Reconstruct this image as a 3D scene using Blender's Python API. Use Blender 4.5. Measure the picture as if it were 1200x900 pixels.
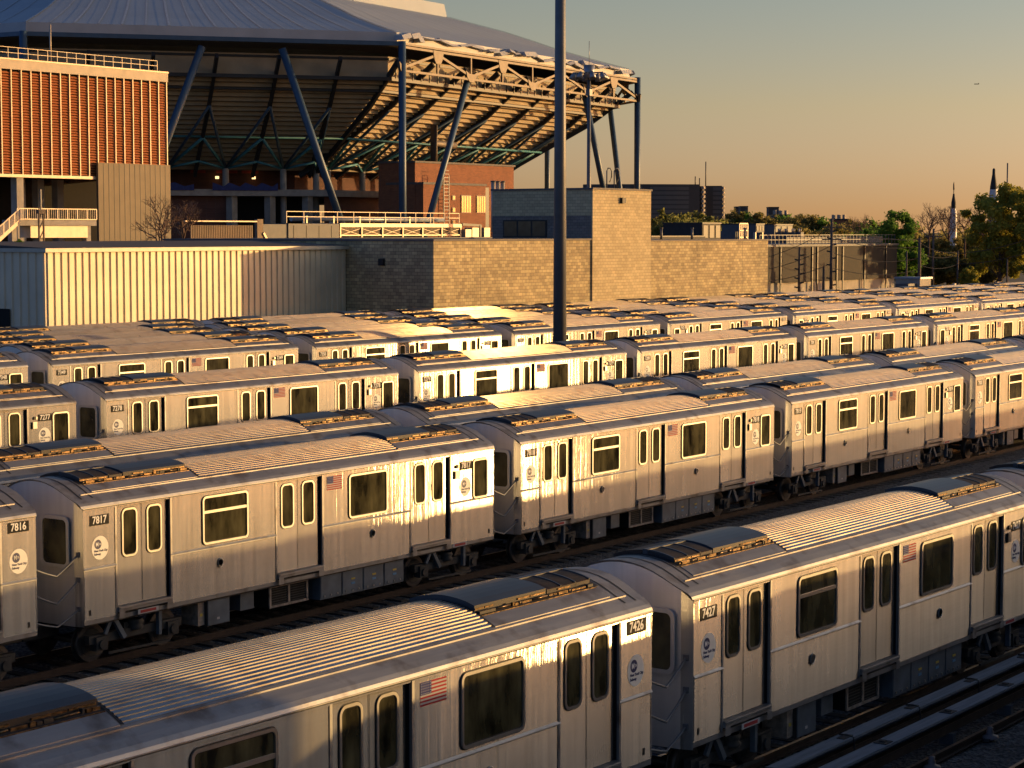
import bpy, math, random
import numpy as np
from mathutils import Vector, Matrix
R = math.radians
rnd = random.Random(7)
for o in list(bpy.data.objects): bpy.data.objects.remove(o)
S = bpy.context.scene
COL = S.collection

# ------------------------------------------------------------------ camera, sky, sun, exposure
YAW, PITCH, FPX, CAMZ = 0.9536, 0.0743, 2397.09, 8.75
cd = bpy.data.cameras.new('camera'); cam = bpy.data.objects.new('camera', cd); COL.objects.link(cam)
cam.location = (0, 0, CAMZ); cam.rotation_euler = (math.pi/2 - PITCH, 0, -YAW)
cd.sensor_width = 36; cd.lens = FPX/1200*36; cd.clip_start = .5; cd.clip_end = 40000
S.camera = cam
SUN_AZ, SUN_EL = 125.6, 4.3           # heading from +Y towards +X, elevation (degrees)
SUN_STR, SKY_STR, EXPOSURE = 4.7, 0.15, 0.0
W = bpy.data.worlds.new('World'); S.world = W; W.use_nodes = True
nt = W.node_tree; nt.nodes.clear()
sky = nt.nodes.new('ShaderNodeTexSky'); sky.sky_type = 'NISHITA'; sky.sun_disc = False
sky.sun_elevation = R(SUN_EL); sky.sun_rotation = R(SUN_AZ); sky.dust_density = 0.3; sky.air_density = 1.0; sky.ozone_density = 1.0
tcw = nt.nodes.new('ShaderNodeTexCoord'); sepw = nt.nodes.new('ShaderNodeSeparateXYZ')
nt.links.new(tcw.outputs['Generated'], sepw.inputs[0])
rampw = nt.nodes.new('ShaderNodeValToRGB'); er = rampw.color_ramp.elements
er[0].position = 0.0; er[0].color = (.88, .82, 1.75, 1)
er[1].position = 0.6; er[1].color = (.62, .74, 1.05, 1)
for p_, c_ in ((.018, (.84, .79, 1.6, 1)), (.06, (.93, .82, 1.09, 1)), (.11, (.85, .81, 1.02, 1)), (.3, (.70, .77, 1.05, 1))):
    e_ = er.new(p_); e_.color = c_
nt.links.new(sepw.outputs['Z'], rampw.inputs[0])
mulw = nt.nodes.new('ShaderNodeMixRGB'); mulw.blend_type = 'MULTIPLY'; mulw.inputs[0].default_value = 1
nt.links.new(sky.outputs[0], mulw.inputs[1]); nt.links.new(rampw.outputs[0], mulw.inputs[2])
bg = nt.nodes.new('ShaderNodeBackground'); bg.inputs[1].default_value = SKY_STR
ow = nt.nodes.new('ShaderNodeOutputWorld')
# brighter, warmer sky around the low sun (the Nishita disc itself is off)
dotw = nt.nodes.new('ShaderNodeVectorMath'); dotw.operation = 'DOT_PRODUCT'; nt.links.new(tcw.outputs['Generated'], dotw.inputs[0])
dotw.inputs[1].default_value = (math.sin(R(SUN_AZ))*math.cos(R(SUN_EL)), math.cos(R(SUN_AZ))*math.cos(R(SUN_EL)), math.sin(R(SUN_EL)))
clw = nt.nodes.new('ShaderNodeMath'); clw.operation = 'MAXIMUM'; clw.inputs[1].default_value = 0; nt.links.new(dotw.outputs['Value'], clw.inputs[0])
pww = nt.nodes.new('ShaderNodeMath'); pww.operation = 'POWER'; pww.inputs[1].default_value = 7; nt.links.new(clw.outputs[0], pww.inputs[0])
glw = nt.nodes.new('ShaderNodeMixRGB'); glw.blend_type = 'MIX'; glw.inputs[1].default_value = (1, 1, 1, 1); glw.inputs[2].default_value = (7.0, 5.2, 3.5, 1)
nt.links.new(pww.outputs[0], glw.inputs[0])
mul2 = nt.nodes.new('ShaderNodeMixRGB'); mul2.blend_type = 'MULTIPLY'; mul2.inputs[0].default_value = 1
nt.links.new(mulw.outputs[0], mul2.inputs[1]); nt.links.new(glw.outputs[0], mul2.inputs[2])
mrw = nt.nodes.new('ShaderNodeMapRange'); mrw.interpolation_type = 'SMOOTHSTEP'; mrw.inputs['From Min'].default_value = .10; mrw.inputs['From Max'].default_value = -.75; nt.links.new(dotw.outputs['Value'], mrw.inputs[0])
mul3 = nt.nodes.new('ShaderNodeMixRGB'); mul3.blend_type = 'MULTIPLY'; mul3.inputs[2].default_value = (.55, .82, 1.45, 1)
nt.links.new(mrw.outputs[0], mul3.inputs[0]); nt.links.new(mul2.outputs[0], mul3.inputs[1])
nt.links.new(mul3.outputs[0], bg.inputs[0]); nt.links.new(bg.outputs[0], ow.inputs[0])
sl = bpy.data.lights.new('sun', 'SUN'); sl.energy = SUN_STR; sl.angle = R(.55); sl.color = (1.0, .61, .225)
so = bpy.data.objects.new('sun', sl); COL.objects.link(so)
sd = Vector((math.sin(R(SUN_AZ))*math.cos(R(SUN_EL)), math.cos(R(SUN_AZ))*math.cos(R(SUN_EL)), math.sin(R(SUN_EL))))
so.rotation_euler = sd.to_track_quat('Z', 'Y').to_euler(); so.location = (60, -40, 60)
vs = S.view_settings; vs.view_transform = 'Standard'; vs.look = 'None'; vs.gamma = 1; vs.exposure = EXPOSURE
S.render.engine = 'CYCLES'

# ------------------------------------------------------------------ helpers
def ray(px, py):
    r = (px-600)/FPX; u = -(py-450)/FPX
    cp, sp = math.cos(PITCH), math.sin(PITCH); d = cp+u*sp; z = -sp+u*cp
    c, s = math.cos(YAW), math.sin(YAW)
    return (r*c+d*s, -r*s+d*c, z)
def onY(px, py, Y):                   # world point on a plane parallel to the tracks
    D = ray(px, py); t = Y/D[1]; return Vector((D[0]*t, Y, CAMZ+D[2]*t))
def onX(px, py, X):
    D = ray(px, py); t = X/D[0]; return Vector((X, D[1]*t, CAMZ+D[2]*t))
def at(px, py, dep):                  # world point at a horizontal distance in front of the camera
    D = ray(px, py); f = D[0]*math.sin(YAW)+D[1]*math.cos(YAW); t = dep/f
    return Vector((D[0]*t, D[1]*t, CAMZ+D[2]*t))
def onZ(px, py, z):
    D = ray(px, py); t = (z-CAMZ)/D[2]; return Vector((D[0]*t, D[1]*t, z))

class MB:
    def __init__(s): s.v = []; s.f = []; s.m = []; s.sm = []
    def face(s, pts, m=0, smooth=False):
        b = len(s.v); s.v += [tuple(p) for p in pts]; s.f.append(tuple(range(b, b+len(pts)))); s.m.append(m); s.sm.append(smooth)
    def box(s, x0, x1, y0, y1, z0, z1, m=0):
        b = len(s.v)
        s.v += [(x0,y0,z0),(x1,y0,z0),(x1,y1,z0),(x0,y1,z0),(x0,y0,z1),(x1,y0,z1),(x1,y1,z1),(x0,y1,z1)]
        for q in ((3,2,1,0),(4,5,6,7),(0,1,5,4),(1,2,6,5),(2,3,7,6),(3,0,4,7)):
            s.f.append(tuple(b+i for i in q)); s.m.append(m); s.sm.append(False)
    def obox(s, c, ax, ay, az, m=0):  # box from centre and three half-axis vectors
        c, ax, ay, az = Vector(c), Vector(ax), Vector(ay), Vector(az); b = len(s.v)
        for k in (-1, 1):
            for (i, j) in ((-1,-1),(1,-1),(1,1),(-1,1)): s.v.append(tuple(c+ax*i+ay*j+az*k))
        for q in ((3,2,1,0),(4,5,6,7),(0,1,5,4),(1,2,6,5),(2,3,7,6),(3,0,4,7)):
            s.f.append(tuple(b+i for i in q)); s.m.append(m); s.sm.append(False)
    def bar(s, a, b, w, h=None, m=0, up=(0,0,1)):   # rectangular bar from a to b
        a, b = Vector(a), Vector(b); d = b-a; L = d.length
        if L < 1e-6: return
        d /= L; u = Vector(up)
        if abs(d.dot(u)) > .98: u = Vector((1,0,0))
        x = d.cross(u).normalized(); y = x.cross(d)
        s.obox((a+b)/2, x*w/2, y*(h or w)/2, d*L/2, m)
    def tube(s, pts, r, n=8, m=0, r1=None, cap=True):
        pts = [Vector(p) for p in pts]; N = len(pts); rings = []
        up = Vector((0,0,1))
        for i, p in enumerate(pts):
            d = (pts[min(i+1,N-1)]-pts[max(i-1,0)]).normalized()
            u = up if abs(d.dot(up)) < .95 else Vector((1,0,0))
            x = d.cross(u).normalized(); y = d.cross(x)
            rr = r if r1 is None else r+(r1-r)*i/(N-1)
            b = len(s.v); rings.append(b)
            for k in range(n):
                t = 2*math.pi*k/n; s.v.append(tuple(p+x*math.cos(t)*rr+y*math.sin(t)*rr))
        for i in range(N-1):
            for k in range(n):
                k2 = (k+1) % n
                s.f.append((rings[i]+k, rings[i+1]+k, rings[i+1]+k2, rings[i]+k2)); s.m.append(m); s.sm.append(n > 4)
        if cap:
            s.f.append(tuple(rings[0]+k for k in range(n))); s.m.append(m); s.sm.append(False)
            s.f.append(tuple(rings[-1]+k for k in reversed(range(n)))); s.m.append(m); s.sm.append(False)
    def lathe(s, c, prof, n=16, m=0):
        c = Vector(c); rings = []
        for (r, z) in prof:
            b = len(s.v); rings.append(b)
            for k in range(n):
                t = 2*math.pi*k/n; s.v.append((c.x+r*math.cos(t), c.y+r*math.sin(t), c.z+z))
        for i in range(len(prof)-1):
            for k in range(n):
                k2 = (k+1) % n; s.f.append((rings[i]+k, rings[i]+k2, rings[i+1]+k2, rings[i+1]+k)); s.m.append(m); s.sm.append(True)
    def cyl(s, a, b, r, n=14, m=0): s.tube([a, b], r, n, m)
    def mesh(s, name, mats):
        me = bpy.data.meshes.new(name); me.from_pydata(s.v, [], s.f)
        for mt in (mats if isinstance(mats, (list, tuple)) else [mats]): me.materials.append(mt)
        me.polygons.foreach_set('material_index', s.m); me.polygons.foreach_set('use_smooth', s.sm); me.update()
        return me
    def build(s, name, mats, parent=None): return link(name, s.mesh(name, mats), parent)
def link(name, me, parent=None, loc=None):
    o = bpy.data.objects.new(name, me); COL.objects.link(o)
    if parent: o.parent = parent
    if loc: o.location = loc
    return o
def tag(o, label, cat, group=None):
    o['label'] = label; o['category'] = cat
    if group: o['group'] = group
    return o
def thing(name, label, cat, loc=(0,0,0), rz=0, group=None):
    o = bpy.data.objects.new(name, None); COL.objects.link(o); o.location = loc; o.rotation_euler = (0,0,rz); o.empty_display_size = .5
    return tag(o, label, cat, group)
def struct(o): o['kind'] = 'structure'; return o

# ------------------------------------------------------------------ materials
def mat(name, col, rough=.6, metal=0.0, var=.15, scale=2.0, bump=0.0, bscale=20.0, spec=.4, stretch=(1,1,1), coords='Object', rand=False):
    m = bpy.data.materials.new(name); m.use_nodes = True; n = m.node_tree; b = n.nodes['Principled BSDF']
    b.inputs['Roughness'].default_value = rough; b.inputs['Metallic'].default_value = metal; b.inputs['Specular IOR Level'].default_value = spec
    tc = n.nodes.new('ShaderNodeTexCoord'); mp = n.nodes.new('ShaderNodeMapping'); mp.inputs['Scale'].default_value = stretch
    n.links.new(tc.outputs[coords], mp.inputs[0])
    if rand:
        oi = n.nodes.new('ShaderNodeObjectInfo'); ml = n.nodes.new('ShaderNodeMath'); ml.operation = 'MULTIPLY'; ml.inputs[1].default_value = 91.0
        n.links.new(oi.outputs['Random'], ml.inputs[0]); n.links.new(ml.outputs[0], mp.inputs['Location'])
    nz = n.nodes.new('ShaderNodeTexNoise'); nz.inputs['Scale'].default_value = scale; nz.inputs['Detail'].default_value = 6
    n.links.new(mp.outputs[0], nz.inputs['Vector'])
    rp = n.nodes.new('ShaderNodeValToRGB'); e = rp.color_ramp.elements
    e[0].position = .3; e[1].position = .72
    e[0].color = tuple(c*(1-var) for c in col)+(1,); e[1].color = tuple(min(1, c*(1+var)) for c in col)+(1,)
    n.links.new(nz.outputs[0], rp.inputs[0]); n.links.new(rp.outputs[0], b.inputs['Base Color'])
    if bump:
        n2 = n.nodes.new('ShaderNodeTexNoise'); n2.inputs['Scale'].default_value = bscale; n2.inputs['Detail'].default_value = 4
        n.links.new(mp.outputs[0], n2.inputs['Vector'])
        bp = n.nodes.new('ShaderNodeBump'); bp.inputs['Strength'].default_value = bump; bp.inputs['Distance'].default_value = .05
        n.links.new(n2.outputs[0], bp.inputs['Height']); n.links.new(bp.outputs[0], b.inputs['Normal'])
    return m

def steel(name, col, r1=.5, r2=.22, mix=.25, metal=.85, aniso=0, gcol=1.0, stain=0, streak=(9, 9, .35), sstr=.22, bump=.05, fine=(1.2, 1.2, 40)):
    """weathered stainless steel: broad satin lobe plus a tighter one, vertical water streaks, faint oil-canning"""
    m = bpy.data.materials.new(name); m.use_nodes = True; n = m.node_tree; L = n.links
    b = n.nodes['Principled BSDF']; out = n.nodes['Material Output']
    tc = n.nodes.new('ShaderNodeTexCoord'); oi = n.nodes.new('ShaderNodeObjectInfo')
    mu = n.nodes.new('ShaderNodeMath'); mu.operation = 'MULTIPLY'; mu.inputs[1].default_value = 73.0; L.new(oi.outputs['Random'], mu.inputs[0])
    def noise(sc, det=5):
        mp = n.nodes.new('ShaderNodeMapping'); mp.inputs['Scale'].default_value = sc; L.new(tc.outputs['Object'], mp.inputs[0]); L.new(mu.outputs[0], mp.inputs['Location'])
        z = n.nodes.new('ShaderNodeTexNoise'); z.inputs['Scale'].default_value = 1; z.inputs['Detail'].default_value = det; L.new(mp.outputs[0], z.inputs['Vector']); return z
    z1 = noise(streak); z2 = noise((.9, .9, .9), 8); z3 = noise(fine, 2)
    add = n.nodes.new('ShaderNodeMath'); add.operation = 'MULTIPLY_ADD'; add.inputs[1].default_value = .55
    L.new(z1.outputs[0], add.inputs[0])
    h = n.nodes.new('ShaderNodeMath'); h.operation = 'MULTIPLY'; h.inputs[1].default_value = .3; L.new(z2.outputs[0], h.inputs[0])
    h2 = n.nodes.new('ShaderNodeMath'); h2.operation = 'MULTIPLY_ADD'; h2.inputs[1].default_value = .15; L.new(z3.outputs[0], h2.inputs[0]); L.new(h.outputs[0], h2.inputs[2])
    L.new(h2.outputs[0], add.inputs[2])
    rp = n.nodes.new('ShaderNodeValToRGB'); e = rp.color_ramp.elements; e[0].position = .30; e[1].position = .70
    e[0].color = tuple(c*(1-sstr) for c in col)+(1,); e[1].color = tuple(min(1, c*(1+sstr*.7)) for c in col)+(1,)
    L.new(add.outputs[0], rp.inputs[0])
    tone = n.nodes.new('ShaderNodeMapRange'); tone.inputs['To Min'].default_value = .84; tone.inputs['To Max'].default_value = 1.10; L.new(oi.outputs['Random'], tone.inputs[0])
    tm = n.nodes.new('ShaderNodeMixRGB'); tm.blend_type = 'MULTIPLY'; tm.inputs[0].default_value = 1; L.new(rp.outputs[0], tm.inputs[1]); L.new(tone.outputs[0], tm.inputs[2]); rp = tm
    if stain:
        z4 = noise((2.2, 2.2, 2.2), 9); sr = n.nodes.new('ShaderNodeMapRange'); sr.inputs['From Min'].default_value = .52; sr.inputs['From Max'].default_value = .72; sr.inputs['To Max'].default_value = stain; L.new(z4.outputs[0], sr.inputs[0])
        sm = n.nodes.new('ShaderNodeMixRGB'); sm.inputs[2].default_value = (.085, .052, .034, 1); L.new(sr.outputs[0], sm.inputs[0]); L.new(rp.outputs[0], sm.inputs[1]); rp = sm
    L.new(rp.outputs[0], b.inputs['Base Color'])
    b.inputs['Metallic'].default_value = metal
    mr = n.nodes.new('ShaderNodeMapRange'); mr.inputs['To Min'].default_value = r1-.09; mr.inputs['To Max'].default_value = r1+.09; L.new(z2.outputs[0], mr.inputs[0]); L.new(mr.outputs[0], b.inputs['Roughness'])
    g = n.nodes.new('ShaderNodeBsdfAnisotropic'); gm = n.nodes.new('ShaderNodeMixRGB'); gm.blend_type = 'MULTIPLY'; gm.inputs[0].default_value = 1; gm.inputs[2].default_value = (gcol, gcol*.97, gcol*.92, 1); L.new(rp.outputs[0], gm.inputs[1]); L.new(gm.outputs[0], g.inputs['Color'])
    if aniso:
        g.inputs['Anisotropy'].default_value = -aniso; tv = n.nodes.new('ShaderNodeCombineXYZ'); tv.inputs[2].default_value = 1.0; L.new(tv.outputs[0], g.inputs['Tangent'])
    mr2 = n.nodes.new('ShaderNodeMapRange'); mr2.inputs['To Min'].default_value = r2-.05; mr2.inputs['To Max'].default_value = r2+.08; L.new(z1.outputs[0], mr2.inputs[0]); L.new(mr2.outputs[0], g.inputs['Roughness'])
    mx = n.nodes.new('ShaderNodeMixShader'); mx.inputs[0].default_value = mix
    L.new(b.outputs[0], mx.inputs[1]); L.new(g.outputs[0], mx.inputs[2]); L.new(mx.outputs[0], out.inputs['Surface'])
    bp = n.nodes.new('ShaderNodeBump'); bp.inputs['Strength'].default_value = bump; bp.inputs['Distance'].default_value = .1
    vz = n.nodes.new('ShaderNodeTexVoronoi'); vz.inputs['Scale'].default_value = 1; vz.inputs['Randomness'].default_value = .25; vm = n.nodes.new('ShaderNodeMapping'); vm.inputs['Scale'].default_value = (18, 18, 14)
    L.new(tc.outputs['Object'], vm.inputs[0]); L.new(vm.outputs[0], vz.inputs['Vector'])
    ha = n.nodes.new('ShaderNodeMath'); ha.operation = 'MULTIPLY_ADD'; ha.inputs[1].default_value = .10; L.new(vz.outputs['Distance'], ha.inputs[0]); L.new(add.outputs[0], ha.inputs[2])
    L.new(ha.outputs[0], bp.inputs['Height']); L.new(bp.outputs[0], b.inputs['Normal']); L.new(bp.outputs[0], g.inputs['Normal'])
    return m

def blocks(name, c1, c2, mort, bw, bh, rough=.85, msize=.012, var=.4, bump=.6, stain=.35, off=.5):
    m = bpy.data.materials.new(name); m.use_nodes = True; n = m.node_tree; L = n.links; b = n.nodes['Principled BSDF']; b.inputs['Roughness'].default_value = rough
    tc = n.nodes.new('ShaderNodeTexCoord'); sp = n.nodes.new('ShaderNodeSeparateXYZ'); L.new(tc.outputs['Object'], sp.inputs[0])
    ad = n.nodes.new('ShaderNodeMath'); L.new(sp.outputs[0], ad.inputs[0]); L.new(sp.outputs[1], ad.inputs[1])
    cb = n.nodes.new('ShaderNodeCombineXYZ'); L.new(ad.outputs[0], cb.inputs[0]); L.new(sp.outputs[2], cb.inputs[1])
    br = n.nodes.new('ShaderNodeTexBrick'); br.offset = off; br.inputs['Scale'].default_value = 1; br.inputs['Brick Width'].default_value = bw; br.inputs['Row Height'].default_value = bh
    br.inputs['Mortar Size'].default_value = msize; br.inputs['Mortar Smooth'].default_value = .3; br.inputs['Bias'].default_value = 0
    br.inputs['Color1'].default_value = c1+(1,); br.inputs['Color2'].default_value = c2+(1,); br.inputs['Mortar'].default_value = mort+(1,)
    L.new(cb.outputs[0], br.inputs['Vector'])
    nz = n.nodes.new('ShaderNodeTexNoise'); nz.inputs['Scale'].default_value = .35; nz.inputs['Detail'].default_value = 7; nz.inputs['Roughness'].default_value = .65; L.new(tc.outputs['Object'], nz.inputs['Vector'])
    rp = n.nodes.new('ShaderNodeValToRGB'); e = rp.color_ramp.elements; e[0].position = .3; e[1].position = .62; e[0].color = (1-stain,)*3+(1,); e[1].color = (1,1,1,1)
    L.new(nz.outputs[0], rp.inputs[0])
    mx = n.nodes.new('ShaderNodeMixRGB'); mx.blend_type = 'MULTIPLY'; mx.inputs[0].default_value = 1; L.new(br.outputs[0], mx.inputs[1]); L.new(rp.outputs[0], mx.inputs[2]); L.new(mx.outputs[0], b.inputs['Base Color'])
    n2 = n.nodes.new('ShaderNodeTexNoise'); n2.inputs['Scale'].default_value = 7; n2.inputs['Detail'].default_value = 3; L.new(tc.outputs['Object'], n2.inputs['Vector'])
    sb = n.nodes.new('ShaderNodeMath'); sb.operation = 'SUBTRACT'; L.new(n2.outputs[0], sb.inputs[0]); L.new(br.outputs['Fac'], sb.inputs[1])
    bp = n.nodes.new('ShaderNodeBump'); bp.inputs['Strength'].default_value = bump; bp.inputs['Distance'].default_value = .05; L.new(sb.outputs[0], bp.inputs['Height']); L.new(bp.outputs[0], b.inputs['Normal'])
    return m

M = {}
M['wall'] = steel('stainless_wall', (.215, .205, .19), stain=.12, r1=.52, r2=.32, mix=.55, metal=.75, aniso=.96, gcol=2.7, sstr=.26)
M['door'] = steel('stainless_door', (.205, .195, .18), r1=.52, r2=.32, mix=.55, metal=.75, aniso=.96, gcol=2.7, streak=(6,6,.3), sstr=.16)
M['shoulder'] = steel('stainless_roof_edge', (.31, .302, .298), stain=.65, r1=.55, r2=.3, mix=.15, metal=.75, streak=(1.2, 8, 8), sstr=.16)
M['corr'] = steel('ribbed_roof_steel', (.19, .165, .125), stain=.45, r1=.45, r2=.31, mix=.5, metal=.75, aniso=.9, gcol=2.0, streak=(.8, 6, 6), sstr=.2, bump=.02)  # rib sides: sunlit gold is put into this warm tone
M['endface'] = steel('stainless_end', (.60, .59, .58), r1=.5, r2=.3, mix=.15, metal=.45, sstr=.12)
M['facet'] = steel('stainless_corner', (.42, .43, .45), r1=.32, r2=.25, mix=.3, metal=.95, sstr=.1)
M['corrtop'] = steel('rib_top_sky_tone', (.46, .46, .47), stain=.35, r1=.30, r2=.24, mix=.3, metal=.95, streak=(.8, 6, 6), sstr=.25, bump=.02)  # stained rib tops, toned apart from the sides as light strikes them
M['frame'] = mat('window_frame_metal', (.44, .42, .395), .34, .85, .12)
M['glass'] = mat('dark_window_glass', (.055, .05, .026), .07, 0, .9, 1.6, spec=.6, rand=True, stretch=(2.2, 1, .8))  # olive patches painted in for reflections and the interior seen through
M['rubber'] = mat('black_rubber', (.012, .012, .012), .6, 0, .2)
M['plate'] = mat('black_number_plate', (.012, .012, .013), .6, spec=.1)
M['letter'] = mat('white_lettering', (.75, .74, .72), .5, 0, .04)
M['disc'] = mat('white_sticker', (.80, .77, .70), .55, 0, .05)
M['navy'] = mat('navy_print', (.012, .02, .10), .5, 0, .1)
M['flagred'] = mat('faded_flag_red', (.36, .035, .04), .7, 0, .1, spec=.1)
M['flagwhite'] = mat('faded_flag_white', (.46, .43, .40), .7, 0, .05, spec=.1)
M['flagblue'] = mat('faded_flag_blue', (.025, .035, .15), .7, 0, .1, spec=.1)
M['accover'] = mat('slate_painted_cover', (.040, .047, .058), .38, .1, .18, 1.5, rand=True)
M['acgrille'] = mat('rusty_brown_grille', (.045, .026, .018), .6, .2, .4, 6, rand=True)
M['duct'] = mat('tarnished_brass_duct', (.15, .10, .05), .33, .8, .85, 12, rand=True)
M['seam'] = mat('black_sealant_and_shade', (.015, .014, .014), .6)
M['under'] = mat('grimy_underframe', (.05, .045, .04), .7, .2, .35, 4, rand=True)
M['box'] = mat('slate_equipment_box', (.11, .13, .15), .55, .1, .25, 3, rand=True)
M['rustframe'] = mat('rusty_cream_frame', (.34, .26, .20), .7, 0, .4, 9, rand=True)
M['wheel'] = mat('worn_wheel_steel', (.10, .085, .075), .5, .6, .3, 6)
M['chain'] = mat('galvanised_chain', (.45, .43, .40), .35, .85, .2, 10)
M['signred'] = mat('red_sticker', (.38, .03, .03), .5)
M['yellow'] = mat('yellow_sticker', (.6, .42, .05), .5)
M['bluest'] = mat('blue_sticker', (.10, .25, .42), .5)
M['rail'] = mat('rusty_rail_side', (.055, .034, .024), .75, .3, .3, 5)
M['railtop'] = mat('worn_rail_top', (.20, .145, .105), .35, .9, .2, 4)
M['tie'] = mat('oiled_timber_tie', (.032, .026, .022), .85, 0, .4, 5, bump=.3)
M['cover'] = mat('weathered_cover_board', (.21, .225, .25), .7, 0, .25, 3, bump=.25, bscale=14, stretch=(.3,6,6))
M['dark'] = mat('dark_void', (.01, .009, .008), .9)

# ballast
def ballast():
    m = bpy.data.materials.new('dark_ballast'); m.use_nodes = True; n = m.node_tree; L = n.links; b = n.nodes['Principled BSDF']; b.inputs['Roughness'].default_value = .9
    tc = n.nodes.new('ShaderNodeTexCoord')
    vo = n.nodes.new('ShaderNodeTexVoronoi'); vo.inputs['Scale'].default_value = 16; L.new(tc.outputs['Object'], vo.inputs['Vector'])
    rp = n.nodes.new('ShaderNodeValToRGB'); e = rp.color_ramp.elements; e[0].color = (.04, .038, .037, 1); e[1].color = (.26, .24, .22, 1); e[0].position = .2; e[1].position = .9
    L.new(vo.outputs['Color'], rp.inputs[0])
    nz = n.nodes.new('ShaderNodeTexNoise'); nz.inputs['Scale'].default_value = .6; nz.inputs['Detail'].default_value = 6; L.new(tc.outputs['Object'], nz.inputs['Vector'])
    mx = n.nodes.new('ShaderNodeMixRGB'); mx.blend_type = 'MULTIPLY'; mx.inputs[0].default_value = .7; L.new(rp.outputs[0], mx.inputs[1]); L.new(nz.outputs[0], mx.inputs[2]); L.new(mx.outputs[0], b.inputs['Base Color'])
    bp = n.nodes.new('ShaderNodeBump'); bp.inputs['Strength'].default_value = 1; bp.inputs['Distance'].default_value = .06; L.new(vo.outputs['Distance'], bp.inputs['Height']); L.new(bp.outputs[0], b.inputs['Normal'])
    return m
M['ballast'] = ballast()
M['earth'] = mat('dry_earth', (.09, .08, .05), .9, 0, .35, .05)
M['block'] = blocks('tan_concrete_block', (.62, .50, .27), (.36, .28, .16), (.19, .15, .09), .44, .22, msize=.015, stain=.38, bump=.45)
M['block2'] = blocks('smooth_tan_block', (.62, .505, .29), (.48, .385, .225), (.25, .20, .125), .44, .22, msize=.012, stain=.2, bump=.35)
M['coping'] = mat('dark_coping', (.12, .105, .10), .7)
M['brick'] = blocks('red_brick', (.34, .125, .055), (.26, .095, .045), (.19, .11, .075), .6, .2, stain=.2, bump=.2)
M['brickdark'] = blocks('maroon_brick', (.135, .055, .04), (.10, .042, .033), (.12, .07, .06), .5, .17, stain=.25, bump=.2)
M['winpane'] = mat('reflective_window', (.05, .055, .05), .08, .3, .3)
M['siding'] = mat('pale_metal_siding', (.66, .56, .40), .5, .1, .12, .5)
M['fascia'] = mat('pale_metal_fascia', (.46, .42, .34), .5, .2, .1)
M['tarroof'] = mat('tar_roof', (.08, .075, .075), .85)
M['membrane'] = mat('grey_white_membrane', (.30, .355, .41), .55, 0, .06, .15)
M['fasciaw'] = mat('white_fascia_panel', (.42, .42, .42), .55, 0, .1, .3)
M['seamst'] = mat('pale_seam_strip', (.40, .44, .48), .5)
M['bluesteel'] = mat('blue_painted_steel', (.055, .10, .16), .45, .1, .12, 1)
M['darksteel'] = mat('black_painted_steel', (.03, .032, .036), .5, .1, .15, 1)
M['teal'] = mat('teal_painted_steel', (.06, .22, .28), .5, .1, .12, 1)
M['greysteel'] = mat('weathered_grey_steel', (.115, .088, .066), .55, .2, .2, 1)
M['bowl'] = mat('beige_precast', (.40, .32, .215), .8, 0, .15, .4)
M['concrete'] = mat('grey_concrete', (.33, .30, .27), .8, 0, .2, 1)
M['terra'] = mat('terracotta_louver', (.40, .125, .035), .6, 0, .14, 1.2)
M['mullion'] = mat('cream_mullion', (.55, .44, .32), .5, .2, .1)
M['parapet'] = mat('cream_parapet', (.50, .41, .30), .6, 0, .12, 1)
M['brownpanel'] = mat('brown_metal_panel', (.125, .096, .066), .6, .15, .12, .6)
M['brownfence'] = mat('brown_ribbed_fence', (.21, .15, .10), .7, .1, .15, .8)
M['pole'] = mat('grey_galvanised_pole', (.13, .135, .145), .5, .3, .15, 1)
M['railing'] = mat('pale_railing', (.45, .38, .30), .5, .3, .1)
M['cooler'] = mat('cooling_tower_mesh', (.11, .085, .055), .7, .2, .35, 4)
M['coolframe'] = mat('galvanised_frame', (.50, .42, .32), .5, .3, .12)
M['pipe'] = mat('grey_blue_pipe', (.25, .29, .34), .4, .3, .1)
M['screen'] = mat('dark_mesh_screen', (.026, .021, .0165), .8, 0, .25, .25)
M['palewall'] = mat('pale_painted_wall', (.40, .35, .28), .8, 0, .2, .6)
M['unit'] = mat('grey_rooftop_unit', (.10, .105, .11), .6, .1, .12)
M['black'] = mat('black_clad_box', (.028, .027, .028), .7)
M['apt'] = blocks('dark_apartment_face', (.15, .13, .115), (.135, .118, .105), (.075, .065, .06), 2.2, 2.8, msize=.5, stain=.1, bump=0, off=0)
M['aptedge'] = mat('pale_balcony_edge', (.36, .30, .24), .7)
M['wood'] = mat('weathered_pole_wood', (.13, .10, .08), .85, 0, .3, 3)
M['wire'] = mat('black_wire', (.05, .045, .04), .6)
M['bark'] = mat('grey_brown_bark', (.10, .075, .055), .9, 0, .3, 3)
M['twig'] = mat('reddish_twigs', (.16, .10, .07), .9, 0, .2, 2)
M['rocketw'] = mat('white_rocket_paint', (.62, .60, .58), .5, .1, .08)
M['lamphead'] = mat('grey_lamp_housing', (.28, .28, .29), .4, .5, .1)
M['tarp'] = mat('blue_tarp', (.02, .035, .16), .6, 0, .2, 2)
M['banner'] = mat('red_banner', (.35, .05, .03), .6, 0, .1)
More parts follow.
